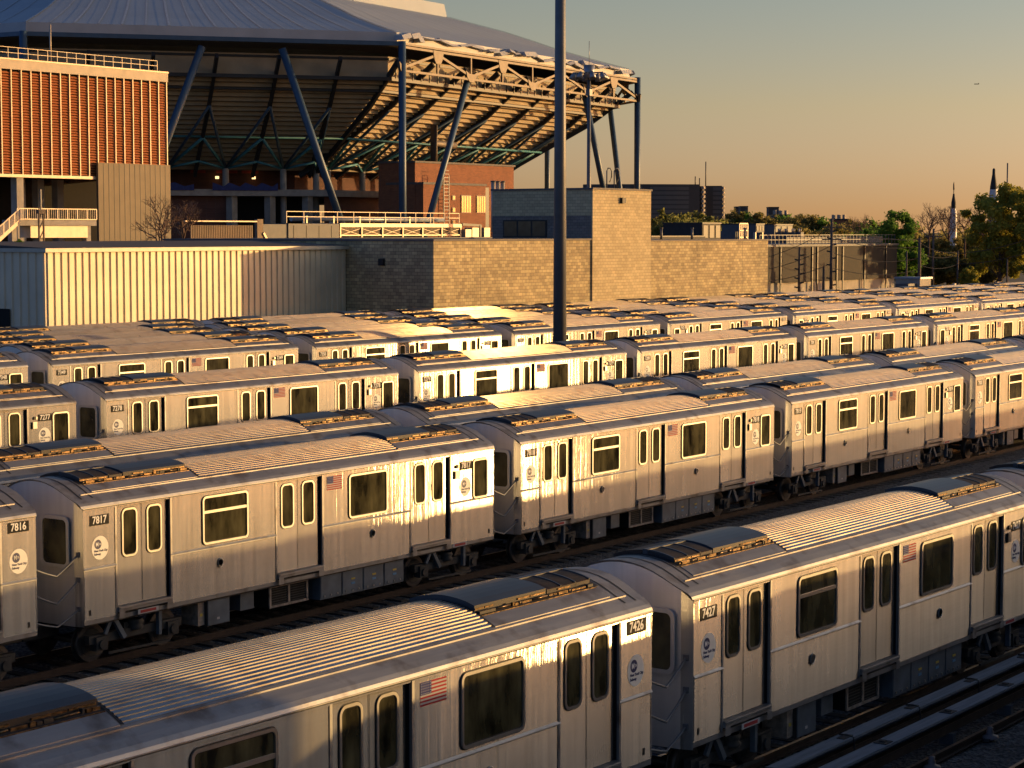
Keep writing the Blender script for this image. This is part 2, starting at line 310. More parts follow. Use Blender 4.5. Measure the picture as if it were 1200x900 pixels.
def leafmat(name, a, b):
    m = mat(name, a, .6, 0, .3, .35, spec=.2); n = m.node_tree; bs = n.nodes['Principled BSDF']
    rp = [x for x in n.nodes if x.type == 'VALTORGB'][0]; rp.color_ramp.elements[0].color = a+(1,); rp.color_ramp.elements[1].color = b+(1,)
    tr = n.nodes.new('ShaderNodeBsdfTranslucent'); n.links.new(rp.outputs[0], tr.inputs[0])
    mx = n.nodes.new('ShaderNodeMixShader'); mx.inputs[0].default_value = .6
    n.links.new(bs.outputs[0], mx.inputs[1]); n.links.new(tr.outputs[0], mx.inputs[2]); n.links.new(mx.outputs[0], n.nodes['Material Output'].inputs[0])
    return m
M['leafy'] = leafmat('yellow_green_leaves', (.30, .29, .045), (.44, .40, .075))
M['leafd'] = leafmat('deep_green_leaves', (.10, .21, .032), (.17, .32, .055))
M['leafo'] = leafmat('olive_leaves', (.20, .18, .06), (.30, .26, .085))
M['leafw'] = leafmat('willow_green_leaves', (.20, .22, .07), (.29, .30, .095))

# ------------------------------------------------------------------ ground
def gz(Y):
    return float(np.interp(Y, [0, 12, 17.8, 32, 48, 60, 80, 150, 400], [-.45, -.42, -.35, -.14, .29, .25, .2, .2, .2]))
g = MB()
ys = [-3000, -60, 0, 12, 17.8, 25, 32, 40, 48, 60, 80, 100]
for a, b in zip(ys[:-1], ys[1:]):
    g.face([(-3000,a,gz(a)-.2),(3000,a,gz(a)-.2),(3000,b,gz(b)-.2),(-3000,b,gz(b)-.2)])
struct(g.build('yard_ground', M['ballast']))
g = MB(); g.face([(-9000,100,.0),(14000,100,.0),(14000,14000,.0),(-9000,14000,.0)])
struct(g.build('ground', M['earth']))

def rowY(row, s): return row[0]+row[2]*s/100+row[5]*s*s/1e4
def rowH(row, s): return math.atan(row[2]/100+2*row[5]*s/1e4)
def rowZ(row, s): return row[3]+row[4]*s/100
ROW = {  # near wall Y, first car X, drift, height, slope, curve
 'A': (16.5414, 12.2394, -1.0432, -.3537, -.0914, -.1422),
 'B': (30.7033, 28.5227, .7284, -.1429, -.0653, .1861),
 'C': (34.60, 45.4-15.65*2, .7284, -.03, -.0653, .1861),
 'D': (46.447, 43.928, .054, .292, -.063, .037),
 'E': (59.186, 53.775, 1.292, .499, -.347, -.169)}
ROW['Z'] = (8.2, 29.2, 0, -.42, 0, 0)
for i, (n_, ph) in enumerate((('F', 2.5), ('G', 4.2), ('H', 7.0), ('I', 10.85))):
    ROW[n_] = (59.186+3.9*(i+1), 53.775+ph, 1.292, .499, -.347, -.169)
PITCHC = 15.65

def track(name, Yc, row=None, x0=-20, x1=260, ties=True, tx=(0, 90)):
    """one track: two rails and its sleepers, following a row's curve when there is one"""
    n = 28; m = MB()
    for off in (-.7175, .7175):
        for i in range(n):
            pa = []
            for s in (x0+(x1-x0)*i/n, x0+(x1-x0)*(i+1)/n):
                y = (rowY(row, s)+1.31 if row else Yc)+off; z = rowZ(row, s) if row else gz(Yc)
                pa.append((s, y, z))
            (xa, ya, za), (xb, yb, zb) = pa
            for w0, w1, z0, z1, mm in ((-.035, .035, -.045, 0, 1), (-.012, .012, -.13, -.045, 0), (-.07, .07, -.15, -.13, 0)):
                A = [(xa,ya+w0,za+z0),(xa,ya+w1,za+z0),(xa,ya+w1,za+z1),(xa,ya+w0,za+z1)]
                B = [(xb,yb+w0,zb+z0),(xb,yb+w1,zb+z0),(xb,yb+w1,zb+z1),(xb,yb+w0,zb+z1)]
                m.face([A[3],A[2],B[2],B[3]][::-1], mm); m.face([A[0],A[3],B[3],B[0]][::-1], 0); m.face([A[1],A[2],B[2],B[1]], 0)
    if ties:
        x = tx[0]
        while x < tx[1]:
            y = rowY(row, x)+1.31 if row else Yc; z = (rowZ(row, x) if row else gz(Yc))-.15
            m.box(x, x+.22, y-1.25, y+1.25, z-.12, z-.002+.01*rnd.random(), 2); x += .56
    return struct(m.build(name, [M['rail'], M['railtop'], M['tie']]))
track('railway_track', 9.51, None, x0=24, tx=(26, 60))
track('railway_track', 13.68, None, ties=False)
track('railway_track', 0, ROW['A'], tx=(10, 90))
track('railway_track', 22.3, None, tx=(15, 75))
track('railway_track', 26.7, None, tx=(15, 90))
track('railway_track', 0, ROW['B'], tx=(15, 120))
track('railway_track', 0, ROW['C'], ties=False)
track('railway_track', 0, ROW['D'], ties=False)
track('railway_track', 0, ROW['E'], ties=False)

# ------------------------------------------------------------------ subway car
L_, Wd, ZS, HW = 14.4, 1.31, 1.0, 2.3      # wall length, half width, sill height, wall height
RP = [(1.31,0),(1.285,.055),(1.23,.105),(1.12,.17),(.96,.248),(.80,.335),(.62,.42),(.42,.487),(.21,.525),(0,.54)]
def zr(y):
    y = abs(y)
    return float(np.interp(y, [p[0] for p in RP[::-1]], [p[1] for p in RP[::-1]]))
def xe(y):
    y = abs(y); return float(np.interp(y, [0, .6, 1.11, 1.31], [.11, .10, .06, 0]))
def X(x): return x-7.2
def rr(x0, x1, z0, z1, r, n=5):
    pts = []
    for (cx, cz, a0) in ((x1-r, z0+r, -90), (x1-r, z1-r, 0), (x0+r, z1-r, 90), (x0+r, z0+r, 180)):
        for i in range(n+1):
            t = R(a0+90*i/n); pts.append((cx+r*math.cos(t), cz+r*math.sin(t)))
    return pts
def ring_frame(mb, o, i, y0, y1, m=0, tf=lambda p: p):
    """rounded window surround: outline o outside, i inside (same count), y0 wall side, y1 front"""
    n = len(o)
    for k in range(n):
        k2 = (k+1) % n
        a, b, c, d = o[k], o[k2], i[k2], i[k]
        mb.face([tf((a[0],y1,a[1])), tf((b[0],y1,b[1])), tf((c[0],y1,c[1])), tf((d[0],y1,d[1]))], m)
        mb.face([tf((a[0],y0,a[1])), tf((b[0],y0,b[1])), tf((b[0],y1,b[1])), tf((a[0],y1,a[1]))], m)
        mb.face([tf((c[0],y0,c[1])), tf((d[0],y0,d[1])), tf((d[0],y1,d[1])), tf((c[0],y1,c[1]))], m)

LAY = {}
def layout(kind):
    if kind in 'RP':
        d = [(1.93, 3.53), (6.92, 8.50), (11.91, 13.47)]
        return dict(doors=d, bar=(4.45, 5.95), win=(9.55, 10.95), flag=(8.68, 9.23), small=(.32, .98), plates=[(1.03, 1.98), (13.68, 2.03)], discs=[(1.3, 1.43), (13.94, 1.46)], lamp=(1.72, 1.98), box=(1.68, 1.73), fit=[5.2, 10.2])
    d = [(.93, 2.49), (5.9, 7.48), (10.87, 12.47)]
    lay = dict(doors=d, bar=(3.47, 4.93), win=(8.45, 9.92), flag=(7.66, 8.21), small=(13.45, 14.1), plates=[(.18, 1.93), (12.89, 1.86)], discs=[(.46, 1.46), (13.14, 1.42)], lamp=(12.75, 1.97), box=(12.68, 1.66), fit=[4.02, 9.35])
    return lay

def body_mesh(kind):
    m = MB(); y = -Wd; lay = layout(kind if kind != 'L' else 'N')
    doors = lay['doors'] if kind != 'L' else []
    cuts = [0]+[v for d in doors for v in d]+[L_]
    for a, b in zip(cuts[0::2], cuts[1::2]):
        for z0, z1 in ((0, 1.05), (1.05, HW)):
            m.face([(X(a),y,ZS+z0),(X(b),y,ZS+z0),(X(b),y,ZS+z1),(X(a),y,ZS+z1)], 0)
        q0, q1 = X(a)+.004, X(b)-.004; m.face([(q0,y-.028,ZS+1.045),(q1,y-.028,ZS+1.045),(q1,y-.001,ZS+1.082),(q0,y-.001,ZS+1.082)], 3); m.face([(q0,y-.001,ZS+1.036),(q1,y-.001,ZS+1.036),(q1,y-.028,ZS+1.045),(q0,y-.028,ZS+1.045)], 3); m.box(X(a)+.004, X(b)-.004, y-.005, y-.001, ZS+1.02, ZS+1.039, 3)          # belt moulding, and below it a strip standing in for its shadow line
        m.box(X(a)+.004, X(b)-.004, y-.010, y-.001, ZS+HW-.05, ZS+HW-.02, 0)
        # vertical panel joints
        for q in (a+.012, b-.03): m.box(X(q), X(q)+.016, y-.006, y-.0005, ZS+.02, ZS+1.04, 3)
    for a, b in doors:
        d = .085
        m.face([(X(a),y,ZS+2.255),(X(b),y,ZS+2.255),(X(b),y,ZS+HW),(X(a),y,ZS+HW)], 0)
        m.face([(X(a),y,ZS),(X(a),y+d,ZS),(X(a),y+d,ZS+2.255),(X(a),y,ZS+2.255)], 1)
        m.face([(X(b),y,ZS),(X(b),y,ZS+2.255),(X(b),y+.035,ZS+2.255),(X(b),y+.035,ZS)], 3); m.face([(X(b),y+.035,ZS),(X(b),y+.035,ZS+2.255),(X(b),y+d,ZS+2.255),(X(b),y+d,ZS)], 1)
        m.face([(X(a),y,ZS+2.255),(X(a),y+d,ZS+2.255),(X(b),y+d,ZS+2.255),(X(b),y,ZS+2.255)], 1)
        m.face([(X(a),y+d,ZS),(X(b),y+d,ZS),(X(b),y+d,ZS+2.255),(X(a),y+d,ZS+2.255)], 1)
        m.box(X(a)-.05, X(a), y-.012, y+.01, ZS+.0, ZS+2.27, 3); m.box(X(b), X(b)+.05, y-.012, y+.01, ZS, ZS+2.27, 3)
    # far wall, floor
    m.face([(X(0),Wd,ZS),(X(0),Wd,ZS+HW),(X(L_),Wd,ZS+HW),(X(L_),Wd,ZS)], 0)
    m.face([(X(0),y+.1,ZS),(X(0),Wd,ZS),(X(L_),Wd,ZS),(X(L_),y+.1,ZS)], 2)
    # ends
    ycol = [-1.31,-1.11,-.86,-.6,-.3,0,.3,.6,.86,1.11,1.31]
    for sgn, xb in ((-1, 0), (1, L_)):
        for a, b in zip(ycol[:-1], ycol[1:]):
            pa, pb = X(xb)+sgn*xe(a), X(xb)+sgn*xe(b)
            q = [(pa,a,ZS-.12),(pb,b,ZS-.12),(pb,b,ZS+HW+zr(b)-.03),(pa,a,ZS+HW+zr(a)-.03)]
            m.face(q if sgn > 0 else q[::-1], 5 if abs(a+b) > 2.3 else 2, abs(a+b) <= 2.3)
    # skirt sill
    m.box(X(.0), X(L_), y+.004, y+.06, ZS-.09, ZS-.001, 3); m.box(X(0), X(L_), Wd-.06, Wd-.004, ZS-.09, ZS-.001, 3)
    return m.mesh('body', [M['wall'], M['rubber'], M['endface'], M['shoulder'], M['frame'], M['facet']])

def roof_mesh():
    m = MB(); ysr = [-p[0] for p in RP]+[p[0] for p in RP[::-1]][1:]
    xsr = [None, .5, 3.78, 10.82, 13.9, None]
    def px(y, k):
        if k == 0: return X(-.03)-xe(y)
        if k == 5: return X(L_+.03)+xe(y)
        return X(xsr[k])
    for a, b in zip(ysr[:-1], ysr[1:]):
        for k in range(5):
            m.face([(px(a,k),a,ZS+HW+zr(a)),(px(a,k+1),a,ZS+HW+zr(a)),(px(b,k+1),b,ZS+HW+zr(b)),(px(b,k),b,ZS+HW+zr(b))], 0, True)
        for k, s in ((0, -1), (5, 1)):      # lip
            m.face([(px(a,k),a,ZS+HW+zr(a)),(px(b,k),b,ZS+HW+zr(b)),(px(b,k)-s*.05,b,ZS+HW+zr(b)-.06),(px(a,k)-s*.05,a,ZS+HW+zr(a)-.06)], 0, True)
    for s in (-1, 1):                        # rain gutter and ridge rail
        m.box(X(-.01), X(L_+.01), s*1.316-.007, s*1.316+.007, ZS+HW-.004, ZS+HW+.010, 0); m.box(X(0), X(L_), s*1.314-.004, s*1.314+.004, ZS+HW-.022, ZS+HW-.0045, 1)
        m.box(X(.25), X(L_-.25), s*.985-.009, s*.985+.009, ZS+HW+.222, ZS+HW+.254, 0)
    for xs_ in (.16, .46, 13.94, 14.24):   # black seams over the end arches
        for a, b in zip(ysr[3:-4], ysr[4:-3]):
            e = .006; w = .018
            m.face([(X(xs_-w),a,ZS+HW+zr(a)+e),(X(xs_+w),a,ZS+HW+zr(a)+e),(X(xs_+w),b,ZS+HW+zr(b)+e),(X(xs_-w),b,ZS+HW+zr(b)+e)], 1)
    return m.mesh('roof', [M['shoulder'], M['seam']])

def corr_mesh():
    m = MB(); pitch = .0665; n = 28; half = n*pitch/2; ptsy = []
    for i in range(n):
        y0 = -half+i*pitch
        for fr, h in ((0,.0),(.40,.0),(.47,.0145),(.93,.0145)):
            ptsy.append((y0+fr*pitch, h+.008))
    ptsy.append((half, .008))
    x0, x1 = X(3.80), X(10.80)
    for q_, ((ya, ha), (yb, hb)) in enumerate(zip(ptsy[:-1], ptsy[1:])):
        za, zb = ZS+HW+zr(ya)+ha, ZS+HW+zr(yb)+hb
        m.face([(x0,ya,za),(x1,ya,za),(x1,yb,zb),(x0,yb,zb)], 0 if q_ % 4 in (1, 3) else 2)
        m.face([(x0,ya,ZS+HW+zr(ya)),(x0,ya,za),(x0,yb,zb),(x0,yb,ZS+HW+zr(yb))], 1)
        m.face([(x1,ya,za),(x1,ya,ZS+HW+zr(ya)),(x1,yb,ZS+HW+zr(yb)),(x1,yb,zb)], 1)
    for xx in (x0-.05, x1+.0):
        for (ya, ha), (yb, hb) in zip(ptsy[::4][:-1], ptsy[::4][1:]):
            m.face([(xx,ya,ZS+HW+zr(ya)+.014),(xx+.05,ya,ZS+HW+zr(ya)+.014),(xx+.05,yb,ZS+HW+zr(yb)+.014),(xx,yb,ZS+HW+zr(yb)+.014)], 1)
    return m.mesh('ribbed_panel', [M['corr'], M['seam'], M['corrtop']])

def arc_patch(m, x0, x1, ya, yb, e, mi, n=8, sides=True, edge=None):
    for i in range(n):
        a = ya+(yb-ya)*i/n; b = ya+(yb-ya)*(i+1)/n
        za, zb = ZS+HW+zr(a), ZS+HW+zr(b)
        m.face([(x0,a,za+e),(x1,a,za+e),(x1,b,zb+e),(x0,b,zb+e)], mi, True)
        if sides:
            m.face([(x0,a,za),(x0,a,za+e),(x0,b,zb+e),(x0,b,zb)], mi); m.face([(x1,a,za+e),(x1,a,za),(x1,b,zb),(x1,b,zb+e)], mi)
    if sides:
        for y_, f in ((ya, 1), (yb, -1)):
            z = ZS+HW+zr(y_); q = [(x0,y_,z),(x1,y_,z),(x1,y_,z+e),(x0,y_,z+e)]; m.face(q if f > 0 else q[::-1], mi if edge is None else edge)
def ac_meshes(left):
    """roof air-conditioner bay: cover, grilles, duct line. left=True for the bay at the left end"""
    x0, x1 = (.62, 3.74) if left else (10.86, 13.80)
    f = (lambda t: x0+(x1-x0)*t) if left else (lambda t: x1-(x1-x0)*t)
    def seg(a, b): p, q = f(a), f(b); return X(min(p, q)), X(max(p, q))
    c = MB()
    arc_patch(c, *seg(.40, 1), -.56, .62, .09, 0, 8, True, 2); arc_patch(c, *seg(0, .39), -.05, .05, .085, 0, 2); arc_patch(c, *seg(-.03, 1.01), -.66, .68, .005, 2, 10)  # cover's front edge coloured black so its sunward face stays dark
    arc_patch(c, *seg(.0, 1), .66, .93, .02, 0, 4)
    arc_patch(c, *seg(.0, 1), -.93, -.70, .012, 1, 4)
    cov = c.mesh('air_conditioner_cover', [M['accover'], M['shoulder'], M['seam']])
    g = MB()
    arc_patch(g, *seg(.0, .39), -.56, -.06, .065, 0, 5, True, 1); arc_patch(g, *seg(.0, .39), .06, .62, .07, 0, 5)
    for i in range(3):
        for k in range(9):
            t0 = .02+.12*i+.012*k; xa, xb = seg(t0, t0+.006)
            arc_patch(g, xa, xb, -.54, -.08, .075, 1, 5, False)
        xa, xb = seg(.13*i, .13*i+.01); arc_patch(g, xa, xb, -.56, -.06, .085, 2, 5, True, 1)
    gr = g.mesh('grille', [M['acgrille'], M['under'], M['accover']])
    d = MB(); rr_ = random.Random(3 if left else 5)
    xa, xb = seg(0, 1); x = xa
    arc_patch(d, xa, xb, -.69, -.57, .006, 1, 2)
    while x < xb-.05:
        w = rr_.choice((.06, .10, .16, .26, .40)); w = min(w, xb-x)
        hh = rr_.uniform(.012, .045); yy = -.625+rr_.uniform(-.015, .012); z = ZS+HW+zr(.63)
        q = rr_.random()
        if q < .55: d.box(x, x+w-.025, yy-.018, yy+.02, z, z+hh+.012, 0)
        elif q < .8: d.box(x, x+w-.025, yy-.03, yy+.03, z, z+hh+.02, 1)
        else: d.tube([(x,yy,z+.02),(x+w-.03,yy,z+.025)], .014, 6, 0)
        x += w
    d.box(xa, xb, -.690, -.680, ZS+HW+zr(.685), ZS+HW+zr(.685)+.016, 0)
    x = xa
    while x < xb-.1:
        w = rr_.uniform(.15, .6); w = min(w, xb-x)
        if rr_.random() < .75: d.box(x, x+w-.03, -.578, -.566, ZS+HW+zr(.57)+.03, ZS+HW+zr(.57)+.055, 0)
        x += w
    du = d.mesh('drain_duct', [M['duct'], M['seam']])
    return cov, gr, du

def leaf_meshes(w):
    """one sliding door leaf of width w, local x from 0; faces -y; plus window frame and pane"""
    m = MB(); m.box(0, w, -.012, .0, .17, 2.245, 0)
    m.box(.0, .012, -.016, -.0121, .18, 2.24, 0); m.box(w-.012, w, -.016, -.0121, .18, 2.24, 0)
    lf = m.mesh('door_leaf', M['door'])
    cx = w/2; f = MB(); ring_frame(f, rr(cx-.222, cx+.222, 1.165, 2.185, .13), rr(cx-.182, cx+.182, 1.205, 2.145, .095), -.012, -.034)
    ring_frame(f, rr(cx-.236, cx+.236, 1.151, 2.199, .142), rr(cx-.221, cx+.221, 1.166, 2.184, .129), -.012, -.017, 1); ring_frame(f, rr(cx-.183, cx+.183, 1.204, 2.146, .096), rr(cx-.168, cx+.168, 1.219, 2.131, .08), -.018, -.021, 1)
    gl = MB(); gl.face([(p[0], -.018, p[1]) for p in rr(cx-.18, cx+.18, 1.205, 2.145, .09)])
    return lf, f.mesh('window_frame', [M['frame'], M['rubber']]), gl.mesh('window_pane', M['glass'])
def win_meshes(w, z0, z1, bar=None, r=.11, fr=.045):
    f = MB(); ring_frame(f, rr(0, w, z0, z1, r), rr(fr, w-fr, z0+fr, z1-fr, r-.04), .0, -.03)
    ring_frame(f, rr(-.016, w+.016, z0-.016, z1+.016, r+.014), rr(-.001, w+.001, z0-.001, z1+.001, r), 0, -.005, 1); ring_frame(f, rr(fr-.002, w-fr+.002, z0+fr-.002, z1-fr+.002, r-.042), rr(fr+.016, w-fr-.016, z0+fr+.016, z1-fr-.016, r-.055), -.006, -.009, 1)
    if bar: f.box(fr-.005, w-fr+.005, -.024, -.006, bar-.03, bar+.03)
    gl = MB(); gl.face([(p[0], -.006, p[1]) for p in rr(fr-.006, w-fr+.006, z0+fr-.006, z1-fr+.006, r-.04)])
    return f.mesh('window', [M['frame'], M['rubber']]), gl.mesh('window_pane', M['glass'])
def text_mesh(body, size, mt, off=0.0, sx=1.0, align='CENTER', ext=.002):
    cu = bpy.data.curves.new('t', 'FONT'); cu.body = body; cu.size = size; cu.align_x = align; cu.align_y = 'CENTER'; cu.extrude = ext; cu.offset = off; cu.resolution_u = 3
    ob = bpy.data.objects.new('t', cu); COL.objects.link(ob)
    me = bpy.data.meshes.new_from_object(ob.evaluated_get(bpy.context.evaluated_depsgraph_get()))
    bpy.data.objects.remove(ob); bpy.data.curves.remove(cu)
    me.transform(Matrix.Scale(sx, 4, (1,0,0))); me.transform(Matrix.Rotation(R(90), 4, 'X'))
    me.materials.clear(); me.materials.append(mt); return me
def disc_pts(r, n=28, rx=1): return [(r*rx*math.cos(2*math.pi*i/n), r*math.sin(2*math.pi*i/n)) for i in range(n)]

CM = {}
for k in 'NPRL': CM['body'+k] = body_mesh(k)
CM['roof'] = roof_mesh(); CM['corr'] = corr_mesh(); CM['acl'] = ac_meshes(True); CM['acr'] = ac_meshes(False)
LW = 1.56/2-.075
CM['leaf'] = leaf_meshes(LW)
CM['bar'] = win_meshes(1.46, 1.13, 2.19, 1.84); CM['win'] = win_meshes(1.47, 1.13, 2.18); CM['small'] = win_meshes(.65, 1.07, 2.09)
m = MB(); m.box(0, .54, -.006, 0, 0, .21); CM['plate'] = m.mesh('number_plate', M['plate'])
m = MB(); p = disc_pts(.245, rx=.95); m.face([(a, -.004, b) for a, b in p]); CM['disc'] = m.mesh('emblem_disc', M['disc'])
# the mark on the disc: navy roundel with a white slanted M and smaller TA, two lines of lettering below
m = MB(); m.face([(a-.06, -.006, b+.075) for a, b in disc_pts(.098)]); CM['roundel'] = m.mesh('navy_roundel', M['navy'])
def mark():
    vs_, fs_ = [], []
    me1 = text_mesh('M', .12, M['letter'], .002, .85); me1.transform(Matrix.Translation((-.085, -.0085, .075)))
    me2 = text_mesh('TA', .06, M['letter'], .001, .8); me2.transform(Matrix.Translation((-.01, -.0085, .075)))
    me3 = text_mesh('New York City', .062, M['navy'], .0015, .95, 'LEFT'); me3.transform(Matrix.Translation((-.165, -.0065, -.06)))
    me4 = text_mesh('Subway', .062, M['navy'], .0015, .95, 'LEFT'); me4.transform(Matrix.Translation((-.165, -.0065, -.128)))
    return me1, me2, me3, me4
def join(meshes, name):
    import bmesh
    bm = bmesh.new(); mats = []; 
    for me in meshes:
        mt = me.materials[0]
        if mt not in mats: mats.append(mt)
        n0 = len(bm.faces); bm.from_mesh(me); bm.faces.ensure_lookup_table()
        for f in bm.faces[n0:]: f.material_index = mats.index(mt)
    o = bpy.data.meshes.new(name); bm.to_mesh(o); bm.free()
    for mt in mats: o.materials.append(mt)
    return o
CM['mark'] = join(mark(), 'emblem_lettering')
# flag
m = MB(); fw, fh = .56, .32
for i in range(13): m.face([(0,-.004,fh*i/13),(fw,-.004,fh*i/13),(fw,-.004,fh*(i+1)/13),(0,-.004,fh*(i+1)/13)], 0 if i % 2 == 0 else 1)
m.face([(0,-.006,fh*6/13),(fw*.42,-.006,fh*6/13),(fw*.42,-.006,fh),(0,-.006,fh)], 2)
for r_ in range(5):
    for c_ in range(6):
        x = fw*.42*(c_+.5)/6; z = fh*6/13+fh*7/13*(r_+.5)/5; m.face([(x+a,-.007,z+b) for a, b in disc_pts(.009, 5)], 1)
CM['flag'] = m.mesh('flag_sticker', [M['flagred'], M['flagwhite'], M['flagblue']])
# small fittings
m = MB(); m.face([(a,-.02,b) for a, b in disc_pts(.07, 12)], 0); m.tube([(0,0,0),(0,-.02,0)], .075, 12, 0); m.tube([(.075*math.cos(t*math.pi/6),-.02,.095*math.sin(t*math.pi/6)) for t in range(13)], .012, 5, 0); CM['fit'] = m.mesh('vent_boss', M['chain'])
m = MB(); m.tube([(0,0,0),(0,-.035,0)], .045, 12, 0); m.box(.05,.1,-.03,0,-.04,.04,1); CM['lamp'] = m.mesh('marker_lamp', [M['rubber'], M['frame']])
m = MB(); m.box(0,.16,-.03,0,0,.2,0); m.box(-.035,0,-.04,0,.0,.2,1); CM['ibox'] = m.mesh('intercom_box', [M['frame'], M['rubber']])
m = MB(); m.box(0,.055,-.006,0,0,.11,0); CM['tagp'] = m.mesh('data_tag', [M['rubber']])
m = MB(); m.box(0, 1.56, -.055, .07, .06, .165, 0); m.box(.03, 1.53, -.075, -.055, .125, .15, 1); m.box(0, .16, -.062, -.056, -.08, .06, 0); m.box(1.40, 1.56, -.062, -.056, -.08, .06, 0); CM['step'] = m.mesh('door_step', [M['shoulder'], M['frame']])
m = MB(); m.box(0,.6,-.004,0,0,.1,1); m.box(.07,.53,-.0065,-.0042,.02,.08,0); CM['warn'] = m.mesh('warning_sticker', [M['signred'], M['flagwhite']])
# end window facing -x (local y along car width)
tfe = lambda p: (p[1], -p[0], p[2])
f = MB(); ring_frame(f, rr(-.02,.82,1.08,2.14,.14), rr(.05,.75,1.15,2.07,.10), 0, -.03, 0, tfe); CM['ewin'] = f.mesh('end_window', M['endface'])
m = MB(); m.face([(-.006,-p[0],p[1]) for p in rr(.045,.755,1.145,2.075,.10)]); CM['epane'] = m.mesh('window_pane', M['glass'])
def chain_mesh(z0, z1, zm):
    m = MB(); pts = []
    for i in range(11):
        t = i/10; pts.append((X(0)-.03-1.19*t, -1.19, ZS+z0+(z1-z0)*t-(1-abs(2*t-1))**.85*((z0+z1)/2-zm)))
    m.tube(pts, .022, 7); m.box(X(0)-.06, X(0)+.02, -1.24, -1.15, ZS+z0-.05, ZS+z0+.05); m.box(X(0)-1.25, X(0)-1.19, -1.24, -1.15, ZS+z1-.04, ZS+z1+.04)
    return m.mesh('safety_chain', M['pole'])
CM['chains'] = [chain_mesh(1.37, 1.24, 1.0), chain_mesh(.85, .72, .44), chain_mesh(.25, .15, -.03)]
# underframe
m = MB(); m.box(X(.15), X(14.25), -1.0, 1.0, .80, .97); m.box(X(.1), X(14.3), -1.22, -1.12, .86, .995); m.box(X(.1), X(14.3), 1.12, 1.22, .86, .995)
m.box(X(-.62), X(.3), -.18, .18, .55, .8); m.box(X(14.1), X(14.98), -.18, .18, .55, .8)
CM['under'] = m.mesh('underframe', M['under'])
m = MB()
m.box(-1.35, 1.35, -1.06, -.92, .42, .60, 0); m.box(-1.35, 1.35, .92, 1.06, .42, .60, 0); m.box(-.3, .3, -1.0, 1.0, .45, .72, 0)
for s in (-1, 1):
    for x in (-1.04, 1.04):
        m.box(x-.16, x+.16, s*1.02-.1, s*1.02+.1, .27, .56, 0); m.tube([(x, s*1.11, .40), (x, s*1.16, .40)], .10, 10, 0)
    m.lathe((0, s*1.0, .55), [(.17,0),(.2,.06),(.15,.1),(.2,.16),(.16,.22)], 12, 0)
    m.bar((-.75, s*1.12, .95), (-.42, s*1.12, .45), .09, .1, 1); m.bar((-.75, s*1.12, .95), (-.95, s*1.1, .60), .06, .08, 1); m.bar((.6, s*1.12, .95), (.6, s*1.12, .35), .10, .08, 1)
    m.bar((-.9, s*1.13, .2), (.9, s*1.13, .17), .05, .05, 0)
CM['bogie'] = m.mesh('bogie', [M['under'], M['box']])
m = MB()
for s in (-1, 1):
    m.tube([(0, s*.66, .40), (0, s*.79, .40)], .40, 22, 0); m.tube([(0, s*.79, .40), (0, s*.80, .40)], .30, 18, 1); m.tube([(0, s*.64, .40), (0, s*.665, .40)], .43, 22, 0)
m.tube([(0,-.66,.40),(0,.66,.40)], .08, 8, 0); CM['wheel'] = m.mesh('wheelset', [M['wheel'], M['under']])
m = MB(); m.box(0,.72,-1.16,-.45,.28,.86,1); m.box(-.22,-.02,-1.10,-.6,.32,.82,2); m.box(.02,.70,-1.178,-1.16,.30,.84,0); m.box(.30,.38,-1.184,-1.178,.40,.45,3); m.box(-.16,-.08,-1.106,-1.10,.52,.58,4); CM['jbox'] = m.mesh('junction_box', [M['box'], M['under'], M['rustframe'], M['flagwhite'], M['yellow']])
m = MB(); m.box(0,.45,-1.0,-.5,.42,.86,0); CM['jbox2'] = m.mesh('relay_box', [M['box']])
m = MB(); m.box(0,1.35,-1.0,-.2,.33,.84,1)
for x in (0,.65,1.29): m.box(x,x+.06,-1.03,-1.0,.33,.84,0)
for z in (.33,.79): m.box(0,1.35,-1.034,-1.001,z,z+.05,0)
for i in range(7): m.box(.07,1.28,-1.012,-1.0,.40+i*.056,.415+i*.056,2)
CM['resist'] = m.mesh('resistor_grid', [M['rustframe'], M['dark'], M['under']])
m = MB()
for i in range(4):
    x = i*.80; m.box(x+.01,x+.79,-1.17,-.3,.30,.88,0); m.box(x+.03,x+.77,-1.185,-1.17,.33,.85,0)
    if i in (1,2,3): m.box(x+.34,x+.48,-1.19,-1.185,.52,.57,1); m.box(x+.34,x+.48,-1.191,-1.185,.63,.67,2)
    for q in (.12,.36,.6): m.box(x+q,x+q+.05,-1.20,-1.185,.36,.40,3)
CM['cabinet'] = m.mesh('equipment_cabinet', [M['box'], M['bluest'], M['yellow'], M['chain']])
NUM = {}
def num_mesh(t):
    if t not in NUM: NUM[t] = text_mesh(t, .215, M['letter'], .004, .92); NUM[t].name = 'car_number'
    return NUM[t]

